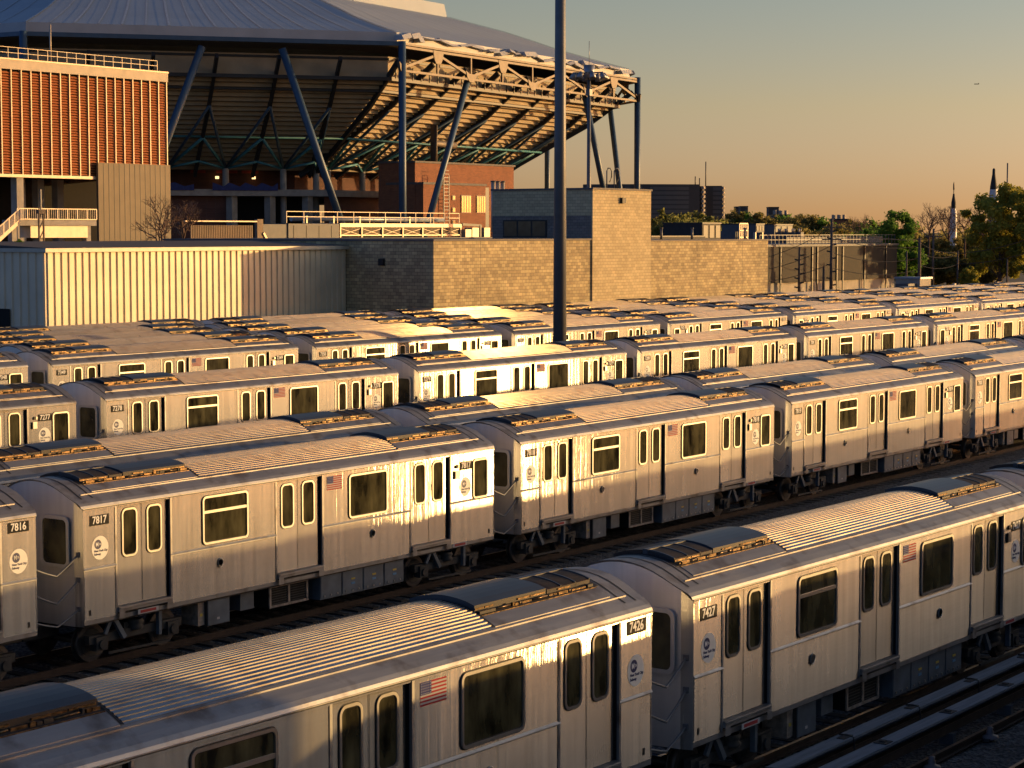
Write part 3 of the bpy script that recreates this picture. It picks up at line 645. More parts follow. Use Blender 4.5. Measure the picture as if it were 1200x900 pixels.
def make_car(number, row, k, kind, label, detail=2, group=None):
    s = row[1]+k*PITCHC+7.2; h = rowH(row, s)
    cx, cy = s-math.sin(h)*Wd*0, rowY(row, s)+Wd
    c = thing('subway_car', label, 'subway car', (cx, cy, rowZ(row, s)), h, group)
    lk = 'N' if kind == 'L' else kind; lay = layout(lk); y = -Wd
    link('body', CM['body'+('L' if detail == 0 else lk)], c)
    rf = link('roof', CM['roof'], c); link('ribbed_panel', CM['corr'], rf)
    for ac in (CM['acl'], CM['acr']):
        link('air_conditioner_cover', ac[0], rf); link('grille', ac[1], rf); link('drain_duct', ac[2], rf)
    link('underframe', CM['under'], c)
    if detail == 0: return c
    for a, b in lay['doors']:
        mid = (a+b)/2; w = LW*(b-a)/1.56
        for x in (mid-w-.006, mid+.006):
            lf = link('door_leaf', CM['leaf'][0], c, (X(x), y+.075, ZS)); lf.scale = ((b-a)/1.56, 1, 1)
            link('window_frame', CM['leaf'][1], lf); link('window_pane', CM['leaf'][2], lf)
        link('door_step', CM['step'], c, (X(a), y, ZS))
    wn = link('window', CM['bar'][0], c, (X(lay['bar'][0]), y, ZS)); wn['label'] = 'window with a horizontal bar near its top'; link('window_pane', CM['bar'][1], wn)
    wn = link('window', CM['win'][0], c, (X(lay['win'][0]), y, ZS)); wn['label'] = 'plain single-pane wide window'; link('window_pane', CM['win'][1], wn)
    if lay['small']:
        wn = link('window', CM['small'][0], c, (X(lay['small'][0]), y, ZS)); wn['label'] = 'narrow cab window near the car end'; link('window_pane', CM['small'][1], wn)
    ew = link('end_window', CM['ewin'], c, (X(0)-.122, -.22, ZS)); link('window_pane', CM['epane'], ew)
    for x, z in lay['plates']:
        p = link('number_plate', CM['plate'], c, (X(x), y, ZS+z)); link('car_number', num_mesh(number), p, (.27, -.008, .105))
    for x, z in lay['discs']:
        p = link('emblem_disc', CM['disc'], c, (X(x), y, ZS+z)); link('navy_roundel', CM['roundel'], p); link('emblem_lettering', CM['mark'], p)
    link('flag_sticker', CM['flag'], c, (X(lay['flag'][0]), y, ZS+1.89))
    for x in lay['fit']: link('vent_boss', CM['fit'], c, (X(x), y, ZS+.68))
    if lay['lamp']: link('marker_lamp', CM['lamp'], c, (X(lay['lamp'][0]), y, ZS+lay['lamp'][1])); link('intercom_box', CM['ibox'], c, (X(lay['box'][0]), y, ZS+lay['box'][1]))
    link('data_tag', CM['tagp'], c, (X(.13), y, ZS+.10)); link('data_tag', CM['tagp'], c, (X(14.15), y, ZS+.10))
    for cm in CM['chains']: link('safety_chain', cm, c)
    if detail < 2: return c
    link('warning_sticker', CM['warn'], c, (X(1.45), y-.064, ZS-.07)); link('warning_sticker', CM['warn'], c, (X(12.6), y-.002, ZS-.09+.0))
    for x in (1.71, 12.69):
        b = link('bogie', CM['bogie'], c, (X(x), 0, 0))
        for q in (-1.04, 1.04): link('wheelset', CM['wheel'], b, (q, 0, 0))
    link('junction_box', CM['jbox'], c, (X(3.75), 0, 0)); link('relay_box', CM['jbox2'], c, (X(5.0), 0, 0))
    link('resistor_grid', CM['resist'], c, (X(5.95), 0, 0)); link('equipment_cabinet', CM['cabinet'], c, (X(7.55), 0, 0))
    return c

GC = 'stainless steel subway cars parked in the yard'
for k, num in enumerate(('7426', '7427', '7428', '7429', '7430', '7431')):
    nm = {0: 'nearest subway car, number 7426, its sunlit side and ribbed roof filling the bottom centre', 1: 'subway car number 7427 in the nearest row, beside the grey cover boards'}.get(k, 'subway car coupled farther along the nearest row, number '+num)
    make_car(num, ROW['A'], k, 'P' if k == 0 else 'N', nm, 2 if k < 2 else 1, GC)
for k in range(4): make_car('743%d' % (4+k), ROW['Z'], k, 'N', 'unseen subway car added for its shade, on the track in front of car 7427', 2, GC)  # unseen cars, added so that their shade falls on the nearest row
t = thing('added_shade_wall', 'added unseen low concrete wall at near right, shading the track ground', 'wall', (12, 6.4, -.6))  # unseen wall, added to stop low sun passing under the cars
m = MB(); m.box(0, 130, 0, .3, 0, 1.5); m.build('wall', M['cover'], t); m = MB(); m.box(-.05, 130.05, -.05, .35, 1.5, 1.6); m.build('coping', M['tie'], t)
for k, num in zip(range(-1, 5), ('7816', '7817', '7818', '7819', '7820', '7821')):
    nm = {-1: 'subway car number 7816 cut off at the left edge, left of car 7817', 0: 'subway car number 7817 in the middle row, lower half of its side in shadow', 1: 'subway car number 7818 with blinding glare on its end, right of car 7817',
          2: 'subway car number 7819 in the middle row, right of car 7818', 3: 'subway car number 7820 at the right edge of the middle row', 4: 'subway car number 7821 beyond the right end of the middle row'}[k]
    make_car(num, ROW['B'], k, 'P' if k == -1 else 'N', nm, 2, GC)
ordn = ['first', 'second', 'third', 'fourth', 'fifth', 'sixth', 'seventh', 'eighth', 'ninth', 'tenth', 'eleventh']
for i in range(7):
    make_car('', ROW['C'], i, 'N', 'subway car, only its roof visible, %s from left in the row behind car 7817' % ordn[i], 0, GC)
for k, num in zip(range(-1, 6), ('7277', '7278', '7279', '7280', '7281', '7282', '7283')):
    nm = {-1: 'subway car number 7277 cut off at the left edge', 0: 'subway car number 7278, right of car 7277', 1: 'subway car number 7279 with its whole side glaring white-gold', 2: 'subway car number 7280, right of the glaring car 7279',
          3: 'subway car number 7281, left of a dark open gap', 4: 'subway car number 7282, right of the dark open gap near the right edge', 5: 'subway car number 7283 past the right end of the row'}[k]
    make_car(num, ROW['D'], k, 'R' if k >= 4 else 'N', nm, 1, GC)
for k, num in zip(range(-1, 8), ('7348', '7349', '7350', '7351', '7352', '7353', '7354', '7355', '7356')):
    make_car(num, ROW['E'], k, 'R' if k >= 3 else 'N', 'subway car number %s in the row behind the tall pole, %s from the left' % (num, ordn[k+1]), 1, GC)
for r_, nm in (('F', 'row just behind car 7349'), ('G', 'second row behind car 7349'), ('H', 'third row behind car 7349'), ('I', 'rearmost row of all')):
    for i, k in enumerate(range(0 if r_ != 'I' else 0, 9)):
        make_car('', ROW[r_], k, 'N', 'subway car, only its roof visible, %s from left in the %s' % (ordn[i], nm), 0, GC)

# ------------------------------------------------------------------ third rail with cover boards
def cover_board(Y, label, hoops):
    z = gz(Y)+.36; x0, x1 = 24.0, 46.0
    t = thing('third_rail_cover', label, 'cover board', (x0, Y, gz(Y)-.2))
    m = MB(); X0 = 0
    segs = 4
    for i in range(segs):
        a = i*(x1-x0)/segs; b = (i+1)*(x1-x0)/segs-.012
        m.box(a, b, -.15, .15, .54, .585); m.box(a, b, .125, .15, .34, .54)
    m.build('board', M['cover'], t)
    m = MB(); m.box(0, x1-x0, -.04, .04, .20, .36, 0); m.box(0, x1-x0, -.045, .045, .36, .385, 1); m.build('contact_rail', [M['rail'], M['railtop']], t)
    x = 2.4
    while x < x1-x0:
        m = MB()
        if hoops: m.tube([(x,-.165,.10),(x,-.17,.40),(x,-.15,.585),(x,-.02,.61),(x,.12,.60)], .016, 6, 0); m.box(x-.25,x+.1,-.10,.05,.586,.60,0); m.box(x-.06,x+.06,-.14,.14,.0,.2,1)
        else: m.box(x-.14,x+.14,-.12,.12,.586,.60,0); m.box(x-.05,x+.05,-.05,.05,.6,.625,0); m.box(x-.06,x+.06,-.14,.14,.0,.2,1)
        m.build('bracket', [M['under'], M['pole']], t); x += 2.75
    return t
cover_board(15.53, 'grey third-rail cover board with hoop straps, the one closer to car 7427', True)
cover_board(14.82, 'grey third-rail cover board without hoops, closer to the bottom right rail', False)
for i in range(6):
    x = 27.5+i*2.6; t = thing('rail_insulator', 'small pinkish insulator on the sleepers beside the outer cover board', 'insulator', (x, 14.52-.25, gz(14.5)-.15), 0, 'small insulators along the cover board')
    m = MB(); m.lathe((0,0,0), [(.16,0),(.15,.05),(.06,.07),(.07,.13),(.05,.15),(.06,.2),(.001,.22)], 12); m.build('porcelain', mat('dull_pink_porcelain', (.20,.15,.13), .5), t)
    m = MB(); m.box(-.2,.2,-.06,.06,-.03,.02); m.build('base_plate', M['under'], t)

# ------------------------------------------------------------------ tall lighting pole in the yard
pb = Vector((0,0,0)); pp = onY(656, 405, 55.5)
t = thing('lighting_pole', 'tall grey steel pole rising out of the middle of the yard', 'pole', (pp.x, 55.5, .1))
m = MB(); m.tube([(0,0,0),(0,0,14),(0,0,32)], .345, 12, 0, .21); m.build('shaft', M['pole'], t)
m = MB(); m.box(-.4,.4,-.4,.4,0,.05); m.build('base_plate', M['pole'], t)
#@@PART2@@
# ------------------------------------------------------------------ block building with its tower
YB, YC = 80.0, 87.3
c0 = onY(508, 282, YB); XL = c0.x; ZT = 8.15; XR = onY(900, 284, YB).x
t1 = onY(694.6, 222, YB-.12); t2 = onY(763, 224, YB-.12); ZTW = 11.75
t = thing('block_building', 'long tan concrete-block building with a taller square tower behind the rearmost trains', 'building', (XL, YB, 0))
def wbox(name, mats, x0, x1, y0, y1, z0, z1, par, org=(0,0,0), m=0):
    b = MB(); b.box(x0-org[0], x1-org[0], y0-org[1], y1-org[1], z0-org[2], z1-org[2], m); return b.build(name, mats, par)
OB = (XL, YB, 0)
b = MB(); b.box(0, t1.x-XL, 0, 24, -.5, ZT); b.build('wall', M['block'], t)
b = MB(); b.box(t2.x-XL, XR-XL, 0, 24, -.5, ZT-.12); b.build('wall', M['block'], t)
b = MB()
for q in (5.1, 10.3, 15.0): b.box(q, q+.03, -.006, -.001, 0, ZT, 0)
for q in (t2.x-XL+7.0, t2.x-XL+14.2): b.box(q, q+.03, -.006, -.001, 0, ZT-.15, 0)
b.build('control_joint', M['coping'], t)
b = MB(); b.box(-.08, t1.x-XL-.01, -.08, 24.1, ZT, ZT+.12); b.build('coping', M['coping'], t)
b = MB(); b.box(t2.x-XL+.01, XR-XL+.08, -.08, 24.1, ZT-.12, ZT); b.build('coping', M['coping'], t)
yb2 = onX(577, 230, t1.x).y
tw = MB(); tw.box(t1.x-XL, t2.x-XL, -.12, yb2-YB, -.5, ZTW); tw.build('tower', M['block2'], t)
b = MB(); b.box(t1.x-XL-.08, t2.x-XL+.08, -.2, yb2-YB+.1, ZTW, ZTW+.13); b.build('coping', M['coping'], t)
b = MB(); b.box(t1.x-XL-.012, t1.x-XL-.001, .0, yb2-YB, ZT+.13, ZT+1.75); b.build('darker_band', blocks('darker_block', (.26,.22,.19), (.2,.17,.14), (.12,.1,.09), .4, .2), t)  # band of darker block low on the tower's left face
w0, w1 = onX(641, 270, t1.x).y-YB, onX(590, 270, t1.x).y-YB
f = MB(); f.box(t1.x-XL-.06, t1.x-XL-.02, w0, w1, ZT+.2, ZT+1.45)
wf = f.build('window', M['rubber'], t)
for a in (0, .34, .68):
    g = MB(); ya = w0+.12+(w1-w0-.15)*a; g.box(t1.x-XL-.068, t1.x-XL-.06, ya, ya+(w1-w0)*.29, ZT+.28, ZT+1.36); g.build('window_pane', M['winpane'], wf)
b = MB(); b.box(-.004-.2, -.004, 4.0, 4.4, 6.55, 7.0); b.build('wall_vent', M['rubber'], t)
b = MB(); px_ = onY(729, 235, YB-.12); b.box(px_.x-XL-.25, px_.x-XL+.25, -.32, -.125, px_.z-.2, px_.z+.2); b.build('floodlight', M['rubber'], t)
# roof rails and stacks
t = thing('ladder_rail', 'pair of hooped ladder rails on the block tower roof', 'ladder', (t1.x+3.9, YB+1.2, ZTW+.13))
for q in (0, 1.0):
    b = MB(); b.tube([(q,0,0),(q,0,1.3),(q+.15,0,1.5),(q+.5,0,1.5),(q+.65,0,1.3),(q+.65,0,.9),(q+.4,0,.5)], .05, 6); b.build('rail', M['pole'], t)
for i, px_ in enumerate((578, 583.5, 589)):
    p = onX(px_, 216, t1.x+0); p = onY(px_, 216, yb2+6)
    t = thing('exhaust_stack', ('leftmost', 'middle', 'rightmost')[i]+' of three pale exhaust stacks behind the block tower', 'stack', (p.x, p.y, ZTW-3), 0, 'exhaust stacks behind the tower')
    b = MB(); b.tube([(0,0,0),(0,0,3.9)], .17, 10); b.build('pipe', M['coolframe'], t); b = MB(); b.tube([(0,0,3.9),(0,0,4.0)], .22, 10); b.build('cap', M['unit'], t)
for i, px_ in enumerate((775, 811, 873)):
    p = onY(px_, 275, YB+2)
    t = thing('vent_pipe', ('left', 'middle', 'right')[i]+' short vent pipe on the low block roof right of the tower', 'pipe', (p.x, p.y, ZT-.1))
    b = MB(); b.tube([(0,0,0),(0,0,.95 if i != 1 else 1.0)], .10, 8); b.build('pipe', M['pole'], t); b = MB(); b.tube([(0,0,.95),(0,0,1.02)], .14, 8); b.build('cap', M['pole'], t)

# ------------------------------------------------------------------ ribbed metal building
xl = onY(52, 290, YC).x; xr = onY(404.5, 292, YC).x; ZR = 7.85
t = thing('metal_building', 'low building with tall vertical pale metal siding, left behind the trains', 'building', (xl, YC, 0))
b = MB(); n = int((xr-xl)/.52); 
def ribs(b, n, w, f):
    for i in range(n):
        a = i*w
        for (u0, h0), (u1, h1) in (((0,0),(.26,0)), ((.26,0),(.34,.075)), ((.34,.075),(.90,.075)), ((.90,.075),(1,0))):
            b.face([f(a+u0*w,h0,0), f(a+u1*w,h1,0), f(a+u1*w,h1,ZR-.25), f(a+u0*w,h0,ZR-.25)])
ribs(b, n, (xr-xl)/n, lambda u, h, z: (u, -h, z)); b.build('siding', M['siding'], t)
b = MB(); yback = onX(-12, 290, xl).y; d = yback-YC; n2 = int(d/.62)
ribs(b, n2, d/n2, lambda u, h, z: (-h, d-u, z)); b.build('siding', M['siding'], t)
b = MB(); b.box(.02, xr-xl-.02, .02, 16, 0, ZR-.3); b.build('wall_core', M['tarroof'], t)
b = MB(); b.box(-.2, xr-xl+.2, -.32, 16.2, ZR-.25, ZR-.02); b.build('eave_fascia', M['fascia'], t)
b = MB(); b.face([(-.2,-.33,ZR),(xr-xl+.2,-.33,ZR),(xr-xl+.2,8,ZR+.32),(-.2,8,ZR+.32)]); b.face([(-.2,8,ZR+.32),(xr-xl+.2,8,ZR+.32),(xr-xl+.2,16.2,ZR),(-.2,16.2,ZR)])
b.face([(-.2,-.33,ZR),(-.2,8,ZR+.32),(-.2,16.2,ZR)]); b.face([(xr-xl+.2,-.33,ZR),(xr-xl+.2,16.2,ZR),(xr-xl+.2,8,ZR+.32)]); b.build('roof', M['tarroof'], t)
p = onX(4, 357, xl).y-YC; b = MB(); b.box(-.17, -.15, p-.7, p+3, 0, 4.4); b.build('doorway', M['dark'], t)

# ------------------------------------------------------------------ rooftop plant on the block building
YM = 112.0
def mx(px, Y=YM): return onY(px, 270, Y).x
z0 = ZT+.12
t = thing('cooling_tower', 'long sunlit row of cooling-tower bays with open framing on the block roof', 'cooling tower', (mx(399), YM, z0))
x0 = 0; x1 = mx(540)-mx(399); H_ = onY(470, 262, YM).z-z0
b = MB(); b.box(0, x1, .12, 3.0, .1, H_-.35); b.build('mesh_panel', M['cooler'], t)
b = MB(); b.box(-.1, x1+.1, -.05, 3.1, H_-.32, H_); b.build('header', M['coolframe'], t)
for i in range(7):
    b = MB(); q = x1*i/6; b.box(q-.07, q+.07, -.02, .10, 0, H_-.33); b.build('post', M['coolframe'], t)
    if i < 6:
        w = x1/6; b = MB(); b.bar((q+.15, .08, .2), (q+w-.15, .08, H_-.45), .035); b.bar((q+w-.15, .08, .2), (q+.15, .09, H_-.45), .035); b.bar((q, .06, .18), (q+w, .06, .18), .09); b.build('brace', M['coolframe'], t)
def railing(name, label, p0, p1, n, zb, hh, mt, parent=None, r=.03):
    p0, p1 = Vector(p0), Vector(p1); d = p1-p0
    t = thing(name, label, 'railing', (p0.x, p0.y, zb)) if parent is None else parent
    off = Vector((p0.x, p0.y, zb)) if parent is None else Vector((0,0,0))
    b = MB()
    for k in (1, .55): b.bar(p0-off+Vector((0,0,zb-p0.z+hh*k)) if parent is None else p0+Vector((0,0,hh*k)), p1-off+Vector((0,0,zb-p0.z+hh*k)) if parent is None else p1+Vector((0,0,hh*k)), r*1.6)
    b.build('rail', mt, t)
    for i in range(n+1):
        q = p0+d*i/n-off
        if parent is None: q.z = 0
        b = MB(); b.bar(q, q+Vector((0,0,hh)), r*1.6); b.build('post', mt, t)
    return t
railing('roof_railing', 'thin guard railing along the top of the cooling-tower row', (mx(338), YM+.2, z0+H_), (mx(540), YM+.2, z0+H_), 11, z0+H_, .95, M['railing'])
t = thing('roof_pipe', 'grey-blue horizontal pipe resting along the cooling-tower top', 'pipe', (mx(352), YM+1.0, z0+H_))
b = MB(); b.tube([(0,0,.35),(mx(530)-mx(352),0,.35)], .20, 10); b.build('pipe', M['pipe'], t)
for i in range(6):
    b = MB(); q = (mx(530)-mx(352))*(i+.5)/6; b.box(q-.08, q+.08, -.22, .22, 0, .6); b.build('saddle', M['coolframe'], t)
rw = MB(); rw.box(mx(338)-.3-XL, mx(575)-XL, YM-1.2-YB, YM+6-YB, 0, z0-.02); rw.build('rear_wing', M['unit'], bpy.data.objects['block_building'])
t = thing('plant_enclosure', 'dark flat-panelled enclosure left of the sunlit cooling-tower row', 'enclosure', (mx(338), YM, z0-4))
b = MB(); b.box(0, mx(397.5)-mx(338), 0, 3, 0, 4+H_-.05); b.build('wall', M['unit'], t)
for i in range(4):
    b = MB(); q = (mx(397)-mx(338))*(i+.4)/4; b.box(q, q+.05, -.03, -.005, 0, 4+H_-.2); b.build('panel_joint', M['darksteel'], t)
t = thing('pipe_rack', 'dark pipe frame beside small pale cabinets right of the cooling towers', 'frame', (mx(541), YM, z0))
b = MB(); b.bar((0,0,1.15),(2.9,0,1.05), .22); b.bar((2.8,0,0),(2.8,0,1.1), .28); b.build('pipe', M['darksteel'], t)
for q, w in ((.2,.9), (1.25,1.0), (3.1,.9)): b = MB(); b.box(q, q+w, -.3, .6, 0, .85 if q > 1 else .7); b.build('cabinet', M['coolframe'], t)

# ------------------------------------------------------------------ brown fence behind the metal building
YF = 112
fx = lambda px: onY(px, 270, YF).x
t = thing('brown_fence', 'brown ribbed fence section with a leaning brace behind the metal building', 'fence', (fx(223), YF, 0))
zt = onY(260, 264, YF).z; b = MB()
n = 36; w = (fx(296)-fx(223))/n
for i in range(n): b.box(i*w, i*w+w*.6, -.06, 0, 0, zt); b.box(i*w+w*.6, i*w+w, -.02, 0, 0, zt)
b.build('panel', M['brownfence'], t)
b = MB(); b.box(-.6, fx(296)-fx(223)+.6, -.1, .1, zt+.27, zt+.36); b.build('top_rail', M['mullion'], t)
b = MB(); q = fx(304)-fx(223); b.box(q-.35, q+.35, -.1, .2, 0, zt+.5); b.build('post', M['brownfence'], t)
b = MB(); b.bar((q+.3, -.1, zt-.6), (q+2.2, -.1, zt-3.0), .2); b.build('brace', M['mullion'], t)
b = MB(); b.box(fx(308)-fx(223), fx(338)-fx(223), .1, .2, 0, zt+.1); b.build('panel', M['unit'], t)

# ------------------------------------------------------------------ parking garage with terracotta louvres
YG = 163.0
gx = lambda px, Y=YG: onY(px, 100, Y).x
xg0, xg1 = gx(-14), gx(194.3); zg1 = (onY(194, 88, YG).z+onY(0, 67, YG).z)/2
zlb = onY(60, 206, YG).z; OG = Vector((xg0, YG, 0))
t = thing('parking_garage', 'parking garage faced with terracotta louvres and a cream parapet', 'garage', OG)
b = MB(); b.box(0, xg1-xg0, .6, 30, zlb+.1, zg1-.4); b.box(0, xg1-xg0, 8, 30, 0, zlb); b.build('deck_core', M['dark'], t)
b = MB(); b.box(-.2, xg1-xg0+.1, -.25, 30, zg1-.95, zg1); b.build('parapet', M['parapet'], t)
b = MB(); b.box(-.2, xg1-xg0+.15, -.32, .3, zg1+.002, zg1+.16); b.build('parapet_cap', M['mullion'], t)
mp = [0, 12, 23.9, 35.2, 46.8, 58.3, 69.7, 80.4, 91.7, 102.2, 112.8, 123.3, 133.6, 144, 154.5, 164.6, 174.5, 184.6, 194]
xm = [gx(q)-xg0 for q in mp]; step = xm[5]-xm[4]; xm = [xm[0]-step]+xm
nb = 38
for i in range(len(xm)-1):
    b = MB(); a, c = xm[i]+.065, xm[i+1]-.065
    for k in range(nb):
        z = zlb+.15+(zg1-.95-zlb-.3)*k/nb; hh = (zg1-.95-zlb-.3)/nb
        b.face([(a,-.10,z),(c,-.10,z),(c,.05,z+hh*.72),(a,.05,z+hh*.72)])
        b.face([(a,-.10,z),(a,.30,z-.02),(c,.30,z-.02),(c,-.10,z)])
    b.build('louvre_panel', M['terra'], t)
for q in xm: b = MB(); b.box(q-.06, q+.06, -.17, .1, zlb-.1, zg1-.96); b.build('mullion', M['mullion'], t)
b = MB(); b.box(-.2, gx(113.5)-xg0, -.3, .5, zlb-.25, zlb+.05); b.build('sill_beam', M['mullion'], t)
for q in (2, 21.5, 62, 84, 107):
    b = MB(); xx = gx(q)-xg0; dd = 0 if q == 21.5 else 5; b.box(xx-.45, xx+.45, dd, dd+.9, 0, zlb-.25); b.build('column', M['concrete'], t)
railing('garage_railing', '', (0, 0, 0), (1, 0, 0), 1, 0, 1, M['railing']) if False else None
p0 = Vector((.2, .2, zg1+.16)); p1 = Vector((gx(186)-xg0, .2, zg1+.16))
b = MB()
for k in (1.15, .6): b.bar(p0+Vector((0,0,k)), p1+Vector((0,0,k)), .045)
b.build('roof_rail', M['railing'], t)
for i in range(19): b = MB(); q = p0+(p1-p0)*i/18; b.bar(q, q+Vector((0,0,1.15)), .05); b.build('rail_post', M['railing'], t)
p = onY(67, 68, YG); b = MB(); b.tube([(p.x-xg0, 1, zg1), (p.x-xg0, 1, onY(67,28,YG).z)], .10, 6); b.build('mast', M['railing'], t)
# brown panel block in front
YP = 162.35; px0, px1 = onY(115, 200, YP).x, onY(199.5, 200, YP).x; zp = (onY(115, 190, YP).z+onY(199, 194, YP).z)/2
t = thing('brown_screen_wall', 'plain brown panelled block standing in front of the louvred garage corner', 'wall', (px0, YP, 0))
b = MB(); b.box(0, px1-px0, 0, .3, 0, zp); b.build('wall', M['brownpanel'], t)
for i in range(1, 14): b = MB(); q = (px1-px0)*i/14; b.box(q-.03, q+.03, -.025, -.002, 0, zp-.05); b.build('panel_joint', M['darksteel'], t)
# walkway and stair
YW = 156.0; wx = lambda px: onY(px, 255, YW).x
zw = onY(70, 258, YW).z
t = thing('elevated_walkway', 'elevated walkway with pale railing and a stair, under the garage louvres', 'walkway', (wx(0), YW, 0))
ox = wx(0)
b = MB(); b.box(wx(20)-ox, wx(113)-ox, 0, 2.2, zw-.55, zw); b.build('deck', M['concrete'], t)
b = MB(); b.box(wx(38)-ox, wx(105)-ox, .3, 1.9, zw-1.75, zw-.56); b.build('girder', M['mullion'], t)
for q in (54, 23, 110): b = MB(); xx = wx(q)-ox; b.box(xx-.3, xx+.3, .8, 1.4, 0, zw-.56); b.build('column', M['concrete'], t)
def rail_run(pa, pb, n):
    pa, pb = Vector(pa), Vector(pb); b = MB()
    for k in (1.12, .08): b.bar(pa+Vector((0,0,k)), pb+Vector((0,0,k)), .09)
    for i in range(n*5+1):
        q = pa+(pb-pa)*i/(n*5); b.bar(q+Vector((0,0,.08)), q+Vector((0,0,1.12)), .028 if i % 5 else .10)
    b.build('railing', M['railing'], t)
rail_run((wx(20)-ox, 0, zw), (wx(113)-ox, 0, zw), 8)
zs0 = onY(-6, 281, YW).z; rail_run((wx(-6)-ox, -.4, zs0), (wx(20)-ox, -.4, zw), 4)
b = MB(); b.bar((wx(-6)-ox, .4, zs0-.15), (wx(20)-ox, .4, zw-.15), 1.6, .35); b.build('stair', M['mullion'], t)
t = thing('lattice_post', 'rusty lattice post in front of the elevated walkway', 'post', (wx(36), YW-1.5, 0))
b = MB(); zt_ = onY(36, 222, YW).z
for s in (-.3, .3): b.bar((s,0,0),(s,0,zt_-2.4), .14)
for k in range(12): b.bar((-.3,0,k*zt_/13),(.3,0,(k+1)*zt_/13), .08)
b.build('lattice', M['wood'], t); b = MB(); b.box(-.45,.45,-.2,.2,zt_-2.4,zt_-2.0); b.build('cap', M['wood'], t)
b = MB(); b.bar((0,0,zt_-2),(0,0,zt_), .12); b.build('mast', M['pole'], t)

# ------------------------------------------------------------------ stadium
PV = [Vector((192.2,218.6,0)), Vector((234.2,185.7,0)), Vector((312.9,194.6,0)), Vector((345.8,236.6,0)), Vector((336.9,315.3,0)), Vector((294.8,348.2,0)), Vector((216.1,339.3,0)), Vector((183.3,297.3,0))]
OC = Vector((264.52, 266.96, 0)); ZE = 36.0
def V(i, e, z=0): p = PV[i % 8]; q = p+(OC-p).normalized()*e; return Vector((q.x, q.y, z))
def F(i, t_, e, z): return V(i, e, z).lerp(V(i+1, e, z), t_)
st = thing('stadium', 'octagonal stadium with grey membrane roof and open steel-trussed bowl', 'stadium', OC)
def sb(b, name, mats, par=None, lab=None):
    b.v = [(x-OC.x, y-OC.y, z) for x, y, z in b.v] ; o = b.build(name, mats, par or st)
    if lab: o['label'] = lab
    return o
RPF = [(1.5,37.6),(8,39.3),(14,41.0),(19,42.7),(24,44.3),(34,46.9)]
b = MB()
for i in range(8):
    for (e0, za), (e1, zb) in zip(RPF[:-1], RPF[1:]):
        N = 8
        for k in range(N):
            def q(t_, e, z): return F(i, t_, e, z-.55*math.sin(math.pi*t_)*0+.0)
            b.face([q(k/N,e0,za), q((k+1)/N,e0,za), q((k+1)/N,e1,zb), q(k/N,e1,zb)], 0)
    for k in range(0, 17):
        for (e0, za), (e1, zb) in zip(RPF[:-1], RPF[1:]):
            A, B = F(i, k/16, e0, za+.10), F(i, k/16, e1, zb+.10); u = (PV[(i+1)%8]-PV[i]).normalized()*(.10 if k % 2 else .16)
            b.face([A-u, A+u, B+u, B-u], 1)
roof = sb(b, 'roof', [M['membrane'], M['seamst']])
b = MB()
for i in range(8):
    b.face([V(i,34,46.9),V(i+1,34,46.9),V(i+1,34.5,49.2),V(i,34.5,49.2)]); b.face([V(i,34.5,49.2),V(i+1,34.5,49.2),V(i+1,50,51.4),V(i,50,51.4)]); b.face([V(i,50,51.4),V(i+1,50,51.4),Vector((OC.x,OC.y,52.6))])
sb(b, 'retractable_roof', M['membrane'], roof)
b = MB()
for i in range(8):
    b.face([V(i,1.4,ZE),V(i+1,1.4,ZE),V(i+1,1.5,37.6),V(i,1.5,37.6)])
    if i in (1, 2):
        L = (PV[(i+1)%8]-PV[i]).length; q_ = 0.0; u = (PV[(i+1)%8]-PV[i]).normalized(); w_ = Vector((-u.y,u.x,0))
        while q_ < L-3:
            ln = rnd.uniform(1.0, 4.2); A = F(i,(q_+ln/2)/L,1.0,37.1+rnd.uniform(-.3,.3))
            b.obox(A, u*(ln/2)+Vector((0,0,rnd.uniform(-.3,.3))), w_*rnd.uniform(.2,.9), Vector((0,0,rnd.uniform(.1,.38)))+w_*.2); q_ += ln*rnd.uniform(.8,1.3)
sb(b, 'fascia_band', M['fasciaw'], roof)
b = MB()
for i in range(8):
    b.face([V(i,0,35.5),V(i,14,35.9),V(i+1,14,35.9),V(i+1,0,35.5)])
sb(b, 'soffit', M['darksteel'])
for i in (7, 0, 1, 2):
    b = MB(); b.bar(V(i,0,35.85), V(i+1,0,35.85), *((.55, .6) if i in (7, 0) else (.3, .3))); o = sb(b, 'edge_beam', M['bluesteel'] if i in (7, 0) else M['greysteel'])
# corner columns and braces
for i in (0, 1, 2, 3):
    b = MB(); A = V(i,0,0); b.tube([A, A+Vector((0,0,36.2))], .55, 12); sb(b, 'corner_column', M['bluesteel'])
def brace(i, t0, t1, z1, r=.55):
    b = MB(); b.tube([F(i,t0,.6,6), F(i,t1,.6,z1)], r, 12); sb(b, 'diagonal_brace', M['bluesteel'])
brace(0, .86, .675, 34.8); brace(0, .25, .46, 34.8); brace(1, .07, .25, 32.3, .5); brace(1, .905, .75, 32.3, .5); brace(2, .07, .25, 32.3, .5); brace(2, .93, .75, 32.3, .5)
